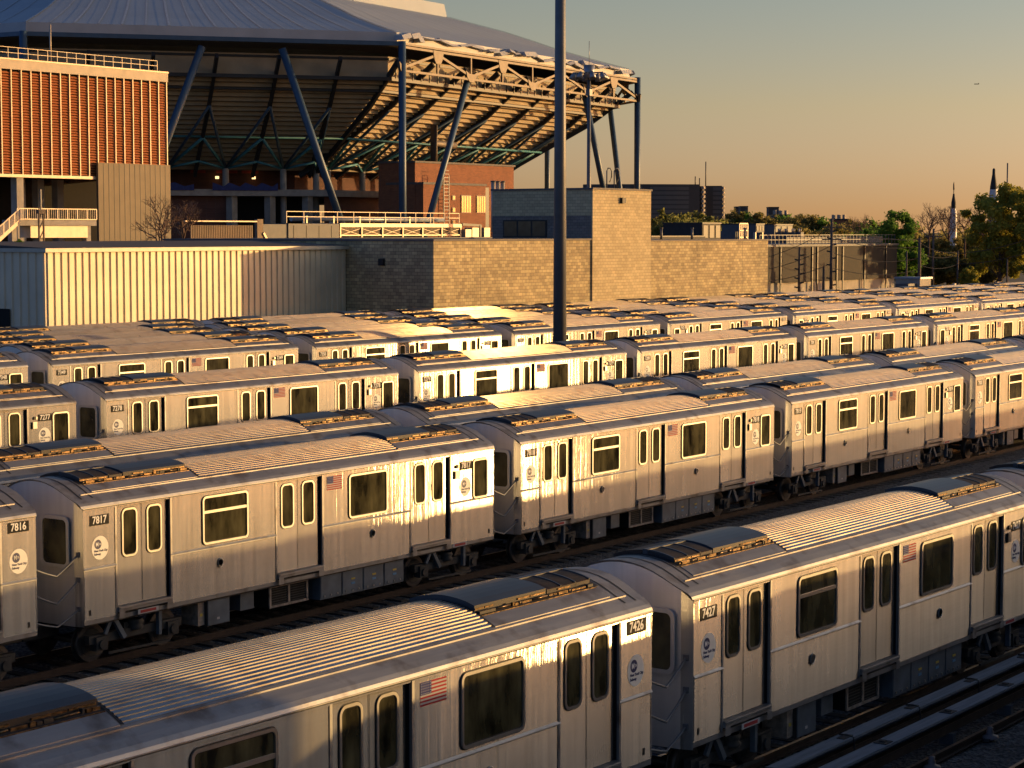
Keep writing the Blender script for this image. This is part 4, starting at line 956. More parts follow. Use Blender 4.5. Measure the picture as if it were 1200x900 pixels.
# edge truss on the sunlit sides
for i in (1, 2):
    tr = thing_ = bpy.data.objects.new('edge_truss', None); COL.objects.link(tr); tr.parent = st
    b = MB(); b.bar(F(i,0,0,35.4), F(i,1,0,35.4), .35, .34); b.bar(F(i,0,0,32.0), F(i,1,0,32.0), .35, .34); sb(b, 'chord', M['greysteel'], tr)
    u = (PV[i+1]-PV[i]).normalized(); w_ = Vector((-u.y,u.x,0))
    for k in range(9):
        t_ = k/8; top = k % 2 == 1
        if 0 < k < 8: b = MB(); b.bar(F(i,t_,0,32), F(i,t_,0,35.3), .28); sb(b, 'web_vertical', M['greysteel'], tr)
        if k < 8:
            a = F(i,t_,0,35.0 if top else 32.4); c = F(i,(k+1)/8,0,32.4 if top else 35.0); b = MB(); b.bar(a, c, .3, .38); sb(b, 'web_diagonal', M['greysteel'], tr)
        c = F(i,t_,-.02,34.8 if top else 32.5); hw = 1.55 if 0 < k < 8 else .9; hh = 1.15; b = MB()
        s = 1 if top else -1; P_ = [(-hw,s*.75),(-hw*.75,-s*.5),(-hw*.45,-s*hh),(hw*.45,-s*hh),(hw*.75,-s*.5),(hw,s*.75)]
        P_ = [(x,-z if not top else z) for x, z in P_]; P_ = [(x, (z if top else z)) for x, z in P_]
        if not top: P_ = [(-hw*1.15,.75),(-hw*.45,.3),(hw*.45,.3),(hw*1.15,.75),(hw*.9,-.25),(hw*.4,-.95),(-hw*.4,-.95),(-hw*.9,-.25)]
        fr = [c+u*x+Vector((0,0,z))-w_*.22 for x, z in P_]; bk = [p+w_*.44 for p in fr]
        b.face(fr); b.face(bk[::-1])
        for j in range(len(fr)): b.face([fr[j], bk[j], bk[(j+1)%len(fr)], fr[(j+1)%len(fr)]])
        sb(b, 'gusset_plate', M['greysteel'], tr)
# seating bowl underside: stepped precast
NS = 20; b = MB()
prof = []
for k in range(NS+1):
    e = 5.0+(27-5.0)*k/NS; z = 30.8+(18.2-30.8)*k/NS; prof.append((e, z))
for i in range(8):
    for k in range(NS):
        (e0, za), (e1, zb) = prof[k], prof[k+1]
        b.face([V(i,e0,za),V(i,e0,zb+.12),V(i+1,e0,zb+.12),V(i+1,e0,za)][::-1]); b.face([V(i,e0,zb+.12),V(i,e1,zb),V(i+1,e1,zb),V(i+1,e0,zb+.12)][::-1])
bowl = sb(b, 'bowl_underside', M['bowl'])
b = MB()
for i in range(8): b.face([V(i,4,30.9),V(i+1,4,30.9),V(i+1,4,34.3),V(i,4,34.3)]); b.face([V(i,5,30.8),V(i,3.2,30.75),V(i+1,3.2,30.75),V(i+1,5,30.8)])
sb(b, 'rim_panel', M['bowl'])
b = MB()
for i in (7,0,1,2):
    for e, z, w_ in ((3.3,31.0,.5),(4.0,33.9,.35),(6.2,29.4,.35)): b.bar(V(i,e,z), V(i+1,e,z), w_)
    N = 32 if i != 0 else 0
    for k in range(N): A = F(i,(k+.5)/N,3.0,31.1); b.bar(A, A+Vector((0,0,1.9)), .16)
sb(b, 'rim_rail', M['darksteel'])
def F2(i, t_, e, z):                     # inset square to the side, so the rakers of one side run parallel
    q = PV[i % 8].lerp(PV[(i+1) % 8], t_); u = (PV[(i+1) % 8]-PV[i % 8]).normalized(); q = q+Vector((-u.y, u.x, 0))*e*.924; return Vector((q.x, q.y, z))
for i, N in ((7, 8), (0, 6), (1, 8), (2, 6)):
    for k in range(0, N):
        fn = (lambda e, z: F2(i, k/N, e, z)) if k else (lambda e, z: V(i, e, z))
        b = MB(); b.bar(fn(.8,33.6), fn(9,27.6), .45, .8); b.bar(fn(9,27.6), fn(27,17.4), .45, .8); sb(b, 'raker_beam', M['darksteel'])
    for k in range(N):
        inner = 0 < k < N-1
        top = F2(i,(k+.5)/N,25.0,18.4) if inner else V(i if k == 0 else i+1, 26, 18.4)
        if k == 0: continue
        b = MB(); b.tube([top+Vector((0,0,-18.4)), top], .5, 10); sb(b, 'concrete_column', M['concrete'])
        for s_ in (k/N, (k+1)/N):
            if s_ > .999: continue
            b = MB(); b.tube([top, F2(i,s_,9.2,27.0)], .24, 6); sb(b, 'strut', M['bluesteel'])
            b = MB(); b.tube([top, F2(i,s_,17,22.7)], .25, 6); b.tube([top, F2(i,s_,22.5,19.4)], .2, 6); sb(b, 'teal_strut', M['teal'])
    b = MB(); b.tube([V(i,17,22.9), V(i+1,17,22.9)], .20, 6); b.tube([V(i,24.5,19.6), V(i+1,24.5,19.6)], .18, 6); sb(b, 'teal_tie', M['teal'])
b = MB()
for i in range(8):
    b.face([V(i,22,15.2),V(i+1,22,15.2),V(i+1,40,15.2),V(i,40,15.2)]); b.face([V(i,22,14.2),V(i+1,22,14.2),V(i+1,22,15.2),V(i,22,15.2)]); b.face([V(i,22,14.2),V(i,40,14.2),V(i+1,40,14.2),V(i+1,22,14.2)])
sb(b, 'concourse_slab', M['concrete'])
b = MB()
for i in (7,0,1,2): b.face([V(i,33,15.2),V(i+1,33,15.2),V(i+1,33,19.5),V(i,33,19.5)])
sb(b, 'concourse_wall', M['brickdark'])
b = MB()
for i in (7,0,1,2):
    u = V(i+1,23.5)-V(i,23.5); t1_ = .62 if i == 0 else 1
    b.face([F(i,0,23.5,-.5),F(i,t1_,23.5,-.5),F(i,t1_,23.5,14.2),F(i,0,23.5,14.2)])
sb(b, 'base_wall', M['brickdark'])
b = MB(); b.face([F(0,.62,26,-.5),F(0,1,26,-.5),F(0,1,26,14.2),F(0,.62,26,14.2)]); sb(b, 'loading_bay', M['dark'])
for t_ in (.63,.78,.93): b = MB(); A = F(0,t_,23.2,0); b.box(A.x-.6,A.x+.6,A.y-.6,A.y+.6,0,14.2); sb(b, 'concrete_pier', M['concrete'])
for k, (a, c) in enumerate(((.05,.48), (.55,.8))):
    b = MB(); N = 12
    for j in range(N):
        ta, tb = a+(c-a)*j/N, a+(c-a)*(j+1)/N; za, zb = [15.9+.35*math.sin(q*2.1+k) for q in (j, j+1)]
        b.face([F(0,ta,21.8,15.0),F(0,tb,21.8,15.0),F(0,tb,21.8,zb),F(0,ta,21.8,za)])
    sb(b, 'blue_tarp', M['tarp'])
for a, c in ((.50,.57), (.62,.72), (.74,.82)):
    b = MB(); b.face([F(0,a,32.5,17.9),F(0,c,32.5,17.9),F(0,c,32.5,18.7),F(0,a,32.5,18.7)]); sb(b, 'red_banner', M['banner'])
lampm = mat('warm_lit_lamp', (1, .7, .35)); lampm.node_tree.nodes['Principled BSDF'].inputs['Emission Color'].default_value = (1, .62, .25, 1); lampm.node_tree.nodes['Principled BSDF'].inputs['Emission Strength'].default_value = 2.5
for t_ in (.10, .26, .62, .79):
    b = MB(); A = F(0,t_,31.8,17.2); b.box(A.x-.2,A.x+.2,A.y-.2,A.y+.2,A.z-.2,A.z+.2); sb(b, 'wall_lamp', lampm)
# brick annex
k0 = at(496, 216, 312); ka = thing('brick_annex', 'red brick annex with tall bright windows under the stadium bowl', 'building', (k0.x, k0.y, 0))
xr_ = onY(569, 218, k0.y).x-k0.x; yb_ = onX(453, 216, k0.x).y-k0.y; zl = k0.z
b = MB(); b.box(0, xr_, 0, yb_, 0, zl); b.build('wall', M['brick'], ka)
b = MB(); b.box(-.15, xr_+.15, -.15, yb_, zl, zl+.35); b.build('coping', M['coping'], ka)
xu = onY(602, 198, k0.y+1.5).x-k0.x; zu = onY(495, 191, k0.y+1.5).z
b = MB(); b.box(-.1, xu, 1.5, yb_+1.5, 0, zu); b.build('upper_wall', M['brick'], ka)
b = MB(); b.box(-.3, xu+.2, 1.3, yb_+1.5, zu, zu+.3); b.build('coping', M['coping'], ka)
for a, c, y0, y1 in ((540,551.5,229,249.5), (558,568.3,229.5,249.5), (529.5,533,229,234.5), (529.5,533,243,249), (529.5,533,258,262)):
    pa, pc = onY(a, y1, k0.y), onY(c, y0, k0.y); f = MB(); f.box(pa.x-k0.x, pc.x-k0.x, -.10, -.005, pa.z, pc.z); w = f.build('window', M['darksteel'], ka)
    n = 4 if c-a > 6 else 1; ww = (pc.x-pa.x)/n
    g = MB()
    for j in range(n): g.box(pa.x-k0.x+ww*j+.1, pa.x-k0.x+ww*(j+1)-.1, -.14, -.11, pa.z+.12, pc.z-.12)
    g.build('window_pane', M['winpane'], w)
b = MB(); q = onY(517, 240, k0.y).x-k0.x
for s in (0, 1.3): b.bar((q+s,-.5,0),(q+s,-.5,zl+1.5), .12)
for k in range(34): b.bar((q,-.5,k*.55),(q+1.3,-.5,k*.55), .08)
b.build('ladder', M['pole'], ka)
b = MB(); b.tube([(q+1.6,2.6,zu),(q+1.6,2.6,zu+6),(q+1.6,2.6,zu+3.2),(q+7,2.6,zu+3.0)], .55, 10); b.build('duct', M['greysteel'], ka)
b = MB(); q = onY(603, 215, k0.y).x-k0.x; b.tube([(q+1,3,0),(q+1,3,zl+.5)], 1.3, 12); b.build('concrete_drum', M['concrete'], ka)
b = MB(); q = onY(570, 240, k0.y-1).x-k0.x; b.box(q+.1, q+2.2, .1, 3, 0, zl-.2); b.build('dark_bay', M['darksteel'], ka)

# ------------------------------------------------------------------ floodlight mast in front of the stadium
fp = at(690, 222, 190)
t = thing('floodlight_mast', 'slim mast carrying a cluster of floodlights in front of the stadium end', 'floodlight', (fp.x, fp.y, 0))
zt_ = at(690, 84, 190).z
b = MB(); b.tube([(0,0,0),(0,0,zt_)], .26, 10, 0, .15); b.build('mast', M['pole'], t)
b = MB(); b.tube([(0,0,zt_-.6),(0,0,zt_+.6)], .5, 10); b.tube([(0,0,zt_+.6),(0,0,zt_+2.8)], .03, 5); b.build('crown', M['lamphead'], t)
rx = Vector((math.cos(YAW), -math.sin(YAW), 0))
for k in range(8):
    a = 2*math.pi*k/8; d = Vector((math.cos(a), math.sin(a), 0)); c = d*1.35
    b = MB(); b.tube([(c.x,c.y,zt_-.1),(c.x+d.x*.25,c.y+d.y*.25,zt_-.75)], .14, 10, 0, .36); b.build('lamp_head', M['lamphead'], t)
    b = MB(); b.bar((0,0,zt_-.1),(c.x,c.y,zt_-.1), .08); b.build('arm', M['pole'], t)
b = MB(); b.box(-.22,.22,-.22,.22,zt_-2.2,zt_-1.6); b.build('junction_box', M['pole'], t)

# ------------------------------------------------------------------ far apartment slab and small far buildings
A0, A1, A2 = at(752, 216, 1250), at(820, 216, 1250), at(846, 218, 1262)
t = thing('apartment_slab', 'wide dark apartment slab on the horizon with two pale balcony edges', 'apartment building', (A0.x, A0.y, 0))
fw_ = Vector((math.sin(YAW), math.cos(YAW), 0))
def slab(pa, pb, dep, z, name, mt, cx=0, n=10):
    b = MB(); pts = []
    for i in range(n+1):
        q = pa.lerp(pb, i/n); q = q+fw_*(-cx*math.sin(math.pi*i/n)); pts.append(Vector((q.x-A0.x, q.y-A0.y, 0)))
    bk = [p+fw_*dep for p in pts]
    for i in range(n):
        for (p, q, s) in ((pts[i], pts[i+1], 0), (bk[i+1], bk[i], 0)): b.face([p, q, q+Vector((0,0,z)), p+Vector((0,0,z))])
        b.face([pts[i]+Vector((0,0,z)), pts[i+1]+Vector((0,0,z)), bk[i+1]+Vector((0,0,z)), bk[i]+Vector((0,0,z))])
    b.face([bk[0], pts[0], pts[0]+Vector((0,0,z)), bk[0]+Vector((0,0,z))]); b.face([pts[n], bk[n], bk[n]+Vector((0,0,z)), pts[n]+Vector((0,0,z))])
    return b.build(name, mt, t)
zA = A1.z
slab(A0+(A0-A1)*1.0, A1, 14, zA, 'wing', M['apt'], 6); slab(at(827,217,1262), A2, 14, zA-.6, 'wing', M['apt'])
for px_, d_ in ((824, 1252), (847.3, 1263)):
    for k in range(18):
        p = at(px_, 230, d_); b = MB(); z = zA-1.2-k*2.75; b.box(p.x-A0.x-1.0, p.x-A0.x+1.0, p.y-A0.y-1, p.y-A0.y+1, z-1.5, z); b.build('balcony', M['aptedge'], t)
    p = at(px_-1.3, 230, d_+2); b = MB(); b.box(p.x-A0.x-1.2, p.x-A0.x+1.2, p.y-A0.y-1, p.y-A0.y+2, 0, zA-1); b.build('balcony_stack', M['apt'], t)
for px_, h_ in ((823,5), (828,4), (835.3,14)): p = at(px_, 215, 1255); b = MB(); b.tube([(p.x-A0.x,p.y-A0.y+5,zA-1),(p.x-A0.x,p.y-A0.y+5,zA+h_)], .35, 5); b.build('antenna', M['darksteel'], t)
for a, c, y, d_, lab, mt in ((861,867,243,1500,'small dark block showing above far trees, left of its pair','apt'), (866.5,875.5,242.5,1480,'slightly taller dark block above far trees, right of its pair','apt'), (899.5,911.5,243.5,1450,'dark flat-topped block above the far trees near the centre right','apt'), (974,992,258,900,'small reddish brick house above the far trees','brick'), (905,924,253,900,'low dark house with chimneys among the far trees','apt')):
    p, q = at(a, y, d_), at(c, y, d_); t = thing('far_building', lab, 'building', (p.x, p.y, 0)); d2 = q-p
    b = MB(); b.obox((d2.x/2, d2.y/2, p.z/2), (d2.x/2, d2.y/2, 0), fw_*6, (0,0,p.z/2)); b.build('wall', M[mt], t)
    b = MB(); b.obox((d2.x/2, d2.y/2, p.z+.3), (d2.x/2*1.05, d2.y/2*1.05, 0), fw_*6.3, (0,0,.3)); b.build('roof', M['darksteel'], t)
    if mt == 'brick' or a == 905:
        for s in (.15,.5,.85): b = MB(); b.box(d2.x*s-.6, d2.x*s+.6, d2.y*s-.6, d2.y*s+.6, p.z+.6, p.z+2.4); b.build('chimney', M['aptedge'], t)

# ------------------------------------------------------------------ dark screened building at the right and its rooftop plant
DW = 250.0; YS = 111.0
w0_, w1_ = onY(893, 288, YS), onY(1051, 288, YS); u_ = (w1_-w0_); u_.z = 0; Lw = u_.length; ang = 0.0
t = thing('screened_building', 'long low building with dark screen panels over a pale base', 'building', (w0_.x, w0_.y, 0), ang)
zt_ = (w0_.z+w1_.z)/2; zb_ = onY(970, 329, YS).z
def lx(px): return onY(px, 288, YS).x-w0_.x
b = MB(); b.box(0, Lw, .3, 18, -.3, zt_-.05); b.build('base_wall', M['palewall'], t)
b = MB(); b.box(.0, Lw, -.05, .28, zb_, zt_-.06); b.build('screen', M['screen'], t)
b = MB(); b.box(-.1, Lw+.1, -.2, 18.2, zt_-.04, zt_+.22); b.build('roof_edge', M['unit'], t)
for px_ in (914, 951, 957, 980, 987, 1012.5, 1037.5): b = MB(); q = lx(px_); b.box(q-.12, q+.12, -.18, -.06, -.2, zt_-.1); b.build('post', M['darksteel'], t)
b = MB(); b.box(lx(940), Lw, 2, 2.2, zt_+.3, zt_+1.1); b.build('roof_screen', M['unit'], t)
b = MB()
for z in (.75, 1.3): b.bar((0,.3,zt_+z),(Lw,.3,zt_+z), .06)
for k in range(40): q = Lw*k/39; b.bar((q,.3,zt_+.28),(q,.3,zt_+1.3), .05)
b.build('roof_railing', M['pole'], t)
for i, px_ in enumerate((926.5, 932.5, 938)):
    q = at(px_, 320, DW-6)
    m_ = thing('switch_pole', ('left', 'middle', 'right')[i]+' of three slim posts with pale boxes against the dark screen', 'post', (q.x, q.y, 0), ang, 'posts with pale boxes')
    b = MB(); b.bar((0,0,0),(0,0,at(px_,303,DW-6).z), .22); b.build('post', M['pole'], m_); b = MB(); z = at(px_,300,DW-6).z; b.box(-.3,.3,-.3,.3,z-.3,z+.5); b.build('box', M['coolframe'], m_)
def roofbox(a, c, y0, y1, d_, lab, mt, legs=False):
    p, q = at(a, y0, d_), at(c, y0, d_); t = thing('rooftop_unit', lab, 'rooftop unit', (p.x, p.y, at(a, y1, d_).z), ang); d2 = q-p; W_ = Vector((d2.x,d2.y,0)).length; H2 = p.z-at(a,y1,d_).z
    b = MB(); b.box(0, W_, 0, 5, .3 if legs else -6, H2); b.build('casing', M[mt], t)
    b = MB(); b.box(-.08, W_+.08, -.08, 5.08, H2, H2+.12); b.build('lid', M['darksteel'], t)
    for k in range(3): b = MB(); s = W_*(k+.5)/3; b.box(s-.35*W_/3, s+.35*W_/3, -.05, -.002, .5, H2-.2); b.build('louvre', M['darksteel'], t)
    if legs:
        for s in (.15, W_-.15): b = MB(); b.box(s-.12, s+.12, .1, .4, -.8, .3); b.build('leg', M['coolframe'], t)
roofbox(823, 866.5, 262, 284, 225, 'large black-clad rooftop box on the roofs right of the tower', 'black')
roofbox(886, 906, 263, 275, 262, 'grey rooftop unit standing on legs, left one above the dark screen', 'unit', True)
roofbox(907.5, 953, 263.5, 282, 275, 'long grey panelled rooftop unit above the dark screen', 'unit')
for i, px_ in enumerate((913.5, 921.5, 929.5, 937)):
    q = at(px_, 280, 268); t = thing('roof_vent', ('first', 'second', 'third', 'fourth')[i]+' from the left of four grey vent cowls on the screened roof', 'vent', (q.x, q.y, zt_), 0, 'vent cowls')
    zz = at(px_, 272, 268).z-zt_
    b = MB(); b.box(-.42,.42,-.4,.4,0,zz); b.build('cowl', M['unit'], t)
    for s in (-.25,.25): b = MB(); b.tube([(s,0,zz),(s,0,zz+.45)], .12, 8); b.build('pipe', M['coolframe'], t)
p, q = at(866.5, 262, 240), at(886, 262, 240); t = thing('steel_rack', 'sunlit open steel frame on the roof beside the black box', 'frame', (p.x, p.y, at(866,285,240).z), ang)
H2 = p.z-at(866,285,240).z; W_ = (q-p).length
for k in range(5): b = MB(); s = W_*k/4; b.bar((s,0,0),(s,0,H2), .14); b.build('post', M['coolframe'], t)
for z in (.3,.65,1): b = MB(); b.bar((0,0,H2*z),(W_,0,H2*z), .14); b.build('beam', M['coolframe'], t)
b = MB(); b.box(0,W_,.5,3,0,H2*.62); b.build('casing', M['unit'], t)
p, q = at(763, 277.5, 205), at(890, 277.5, 205); t = thing('roof_parapet', 'long black parapet behind the low block wall right of the tower', 'parapet', (p.x, p.y, 0), ang)
b = MB(); b.box(0, (q-p).length, 0, 2, 0, p.z); b.build('wall', M['black'], t); b = MB(); b.box(-.05, (q-p).length+.05, -.05, 2.05, p.z, p.z+.1); b.build('cap', M['darksteel'], t)

# ------------------------------------------------------------------ rockets
def rocket(px, ytop, ybase, d, lab, prof, mats_):
    p = at(px, ybase, d); H2 = at(px, ytop, d).z; t = thing('display_rocket', lab, 'rocket', (p.x, p.y, 0))
    for nm, mt, pf in prof: b = MB(); b.lathe((0,0,0), [(r_*(.40 if px < 1150 else .52), z_*H2) for r_, z_ in pf], 16); b.build(nm, M[mt], t)
    return t, H2
r1_, h1 = rocket(1117, 213, 270, 330, 'slimmer display rocket with a thin escape tower, left of the two', [
  ('body', 'rocketw', [(1.45,0),(1.45,.55),(1.3,.70),(.95,.745)]), ('capsule', 'black', [(.95,.745),(.95,.80),(.45,.865),(.36,.885),(.02,.886)]), ('escape_rocket', 'darksteel', [(.16,.885),(.16,.92),(.3,.925),(.3,.975),(.05,1.0)])], None)
r2_, h2 = rocket(1163.5, 197, 270, 310, 'wider display rocket with a dark nose, right of the two', [
  ('body', 'rocketw', [(1.35,0),(1.35,.76),(1.05,.825)]), ('capsule', 'black', [(1.05,.825),(1.0,.85),(.45,.95),(.4,.99),(.1,1.0)])], None)
b = MB(); b.lathe((0,0,0), [(.705,h2*.70),(.73,h2*.70),(.73,h2*.72),(.705,h2*.72)], 16); b.build('band', M['darksteel'], r2_)
p = at(1179.7, 250, 400); t = thing('thin_mast', 'thin bare mast rising behind the big right tree', 'mast', (p.x, p.y, 0))
b = MB(); b.tube([(0,0,0),(0,0,at(1179.7,191,400).z)], .14, 6); b.build('mast', M['pole'], t); b = MB(); b.box(-.3,.3,-.3,.3,0,.3); b.build('base', M['concrete'], t)

# ------------------------------------------------------------------ utility poles and wires
def upole(px, ytop, d, lab, arms=1, ins=False, r=.16):
    p = at(px, 335, d); H2 = at(px, ytop, d).z; t = thing('utility_pole', lab, 'utility pole', (p.x, p.y, 0))
    b = MB(); b.tube([(0,0,0),(0,0,H2)], r*1.2, 8, 0, r*.8); b.build('shaft', M['wood'], t)
    for k in range(arms):
        z = H2-1.0-k*1.4; b = MB(); b.bar(rx*-1.1+Vector((0,0,z)), rx*1.1+Vector((0,0,z)), .14); b.build('crossarm', M['wood'], t)
    if ins:
        for k in range(9):
            z = H2*.25+k*H2*.075; s = -1 if k % 2 else 1; b = MB(); b.bar(Vector((0,0,z)), rx*s*.55+Vector((0,0,z+.12)), .16); b.build('insulator', M['darksteel'], t)
    return Vector((p.x, p.y, H2))
up = [upole(974, 256, 236, 'dark utility pole bristling with insulators before the dark screen', 2, True, .2), upole(936.5, 289, 236, 'short insulator pole left of the tall bristling one', 0, True, .16), upole(965, 313, 236, 'stubby wooden post just left of the tall bristling pole', 0),
 upole(1077, 279, 245, 'thick bare wooden pole right of the dark screen', 0, False, .22), upole(1093, 268, 262, 'wooden pole with a crossarm before the dark trees', 1), upole(1062, 294, 238, 'thin short pole at the edge of the dark green tree', 0, False, .12), upole(1122, 294, 250, 'thin grey pole before the brown trees', 0, False, .13), upole(1130.5, 278, 300, 'faint pole among the brown trees', 0, False, .13), upole(1180, 304, 260, 'stub pole under the big right tree', 0, False, .12)]
def wire(a, b_, sag, lab):
    m = MB(); pts = []
    for i in range(11): s = i/10; q = a.lerp(b_, s); q.z -= sag*4*s*(1-s); pts.append(q)
    m.tube(pts, .035, 4); tag(m.build('utility_wire', M['wire'], None), lab, 'wire', 'overhead wires')
Z_ = lambda v, k: Vector((v.x, v.y, v.z*k))
far_l, far_r = at(880, 300, 232), at(1215, 272, 252)
for k in (.95, .8, .62, .45): wire(Z_(up[0], k), Z_(up[3], min(.98, k+.08)), .7, 'sagging wire between the bristling pole and the thick bare pole')
for k in (.9, .7, .5): wire(Z_(far_l, k), Z_(up[0], k), .5, 'wire running left from the bristling pole')
for k in (.93, .78, .6): wire(Z_(up[3], k), Z_(up[6], min(.98, k+.15)), .5, 'sagging wire from the thick bare pole to the thin grey pole')
for k in (.95, .75): wire(Z_(up[6], k), Z_(far_r, k), .4, 'wire running right from the thin grey pole')
g0, g1 = at(1078, 333, 232), at(1108, 333, 232)
t = thing('equipment_hut', 'small low sunlit hut beyond the last trains at right', 'hut', (g0.x, g0.y, 0), ang)
hz = at(1080, 327, 232).z; b = MB(); b.box(0, 3.0, 0, 3, 0, hz); b.build('body', M['palewall'], t); b = MB(); b.box(-.15, 3.15, -.15, 3.15, hz, hz+.2); b.build('roof', M['pipe'], t); b = MB(); b.box(-2.2, -.05, .4, 2, 0, hz-.5); b.build('cabinet', M['unit'], t)
p = at(1169, 335, 262); t = thing('gate_frame', 'small pale-framed doorway under the big right tree', 'gate', (p.x, p.y, 0), ang)
for s in (0, 1.1): b = MB(); b.box(s, s+.12, 0, .3, 0, 2.2); b.build('post', M['mullion'], t)
b = MB(); b.box(0, 1.22, 0, .3, 2.2, 2.35); b.build('lintel', M['mullion'], t)
pa, pb_ = at(1040, 337, 256), at(1230, 334, 258); t = thing('chain_fence', 'dark low fence along the foot of the right trees', 'fence', (pa.x, pa.y, 0), math.atan2((pb_-pa).y, (pb_-pa).x))
Lf = (pb_-pa).length; b = MB(); b.box(0, Lf, 0, .06, 0, 1.5); b.build('mesh', M['unit'], t)
for k in range(14): b = MB(); b.bar((Lf*k/13,-.05,0),(Lf*k/13,-.05,1.9), .08); b.build('post', M['pole'], t)
# distant aircraft
p = at(1144.5, 98.5, 9000); t = thing('distant_aircraft', 'tiny dark aircraft in the open sky at upper right', 'aircraft', (p.x, p.y, p.z), -YAW+R(8))
b = MB(); b.tube([(-11,0,0),(-9,0,0),(7,0,0.1),(11,0,.6)], 1.7, 10); b.build('fuselage', M['darksteel'], t)
for s in (-1, 1): b = MB(); b.face([(-2,s*1.2,-.3),(2.5,s*1.2,-.3),(3.8,s*13,.4),(2.2,s*13,.4)]); b.face([(-2,s*1.2,-.1),(2.2,s*13,.6),(3.8,s*13,.6),(2.5,s*1.2,-.1)]); b.build('wing', M['darksteel'], t)
b = MB(); b.box(8,11,-.15,.15,.5,4.5); b.build('tail_fin', M['darksteel'], t)

# ------------------------------------------------------------------ trees
def leaves_mesh(rs, clumps, per, size, flat=.8):
    """leaf-sized quads scattered through a set of clump ellipsoids (centre, radius)"""
    V_, F_ = [], []
    for (c, rad) in clumps:
        n = int(per*rs.uniform(.6,1.3))
        d = rs.normal(size=(n,3)); d /= np.linalg.norm(d,axis=1)[:,None]; rr_ = rs.uniform(.02,1.0,size=(n,1))**.45*(1+.25*rs.normal(size=(n,1))*.6)
        P = np.array(c)+d*rr_*rad*np.array([1,1,flat])
        a = d+rs.normal(size=(n,3))*.9; a = np.cross(a, rs.normal(size=(n,3))); a /= np.linalg.norm(a,axis=1)[:,None]; b2 = np.cross(a, d+rs.normal(size=(n,3))*.5); b2 /= np.linalg.norm(b2,axis=1)[:,None]
        s = size*rs.uniform(.5,1.3,size=(n,1))
        V_.append(np.stack([P-a*s, P-b2*s*.6, P+a*s, P+b2*s*.6], 1).reshape(-1,3))
    V_ = np.concatenate(V_); n = len(V_)//4
    me = bpy.data.meshes.new('crown'); me.vertices.add(len(V_)); me.vertices.foreach_set('co', V_.ravel()); me.loops.add(n*4); me.loops.foreach_set('vertex_index', np.arange(n*4)); me.polygons.add(n)
    me.polygons.foreach_set('loop_start', np.arange(0,n*4,4)); me.polygons.foreach_set('loop_total', np.full(n,4)); me.update(calc_edges=True); return me
def grow(b, rs, p, d, L, r, depth, tips, spread=.5):
    q = p+d*L; b.tube([p, (p+q)/2+Vector(rs.normal(size=3)*L*.05), q], r, 5 if depth > 1 else 4, 0, r*.65, False)
    if depth == 0: tips.append(q); return
    for k in range(3 if depth > 2 else (2 + (rs.random() < .6))):
        nd = (d+Vector(rs.normal(size=3)*spread)+Vector((0,0,.12))).normalized(); grow(b, rs, q, nd, L*rs.uniform(.62,.85), r*.62, depth-1, tips, spread)
TN = [0]
def tree(px, ytop, d, wpx, lab, mt, seed=1, gap=.0, ybase=336, per=60, size=.32, group=None, bare=False):
    rs = np.random.RandomState(seed); p = at(px, ybase, d); H2 = at(px, ytop, d).z; rad = wpx/2/FPX*d
    t = thing('bare_tree' if bare else 'leafy_tree', lab, 'tree', (p.x, p.y, 0), 0, group)
    b = MB(); tips = []
    if bare:
        hb = max(0, H2-rad*2.1); L0 = (H2-hb)*.30
        if hb > .5: b.tube([(0,0,0),(.05,0,hb*.5),(0,0,hb)], H2*.011+.05, 6, 0, H2*.008+.03, False)
        grow(b, rs, Vector((0,0,hb)), Vector((0,0,1)), L0, H2*.008+.03, 5, tips, .5)
        for q in ((.5,.2),(-.5,-.3),(.1,.6),(-.2,-.5)): grow(b, rs, Vector((0,0,max(.3,hb*.98))), Vector((q[0],q[1],.8)).normalized(), L0, H2*.005+.02, 4, tips, .5)
        mx_ = max(q.z for q in tips); k_ = (H2-hb)/(mx_-hb)
        b.v = [(x*k_, y*k_, z if z <= hb else hb+(z-hb)*k_) for x, y, z in b.v]
        b.build('branches', M['twig'], t); return t
    b.tube([(0,0,0),(.1,.05,H2*.3),(-.1,.1,H2*.62)], H2*.022+.05, 8, 0, H2*.010)
    clumps = []; nC = 95; zc = H2*.56; hz_ = H2*.46
    for k in range(nC):
        d_ = rs.normal(size=3); d_ /= np.linalg.norm(d_); q_ = rs.uniform(.12,1)**.5
        wob = 1+.16*math.sin(3.1*math.atan2(d_[1],d_[0])+seed)+.14*math.sin(5*d_[2]+seed*1.7)
        c = (d_[0]*q_*rad*.86*wob, d_[1]*q_*rad*.86*wob, zc+d_[2]*q_*hz_*.88*(1 if d_[2] > 0 else .95)); cr = rad*rs.uniform(.12,.27)
        clumps.append((c, cr))
        if k % 6 == 0: b.tube([(0,0,max(.5,c[2]*.45)),(c[0]*.5,c[1]*.5,c[2]*.78),c], .05+H2*.003, 5, 0, .03, False)
    b.build('trunk', M['bark'], t); me = leaves_mesh(rs, clumps, per, min(.42, max(.11, rad*size))); me.materials.append(M[mt]); link('crown', me, t)
    return t
tree(1172, 209, 268, 92, 'big spreading yellow-green tree at the right edge, its crown open to the sky', 'leafy', 3, per=230, size=.05)
tree(1207, 204, 264, 60, 'tall yellow-green tree cut off by the right edge', 'leafy', 9, per=230, size=.05)
tree(1052, 247, 280, 72, 'dense deep-green tree right of the dark screen', 'leafd', 5, per=230, size=.05)
tree(1023, 262, 300, 44, 'smaller deep-green tree left of the dense one', 'leafd', 15, per=230, size=.05)
tree(1135, 311, 250, 26, 'small bright green bush before the brown trees', 'leafy', 6, per=230, size=.05, ybase=337)
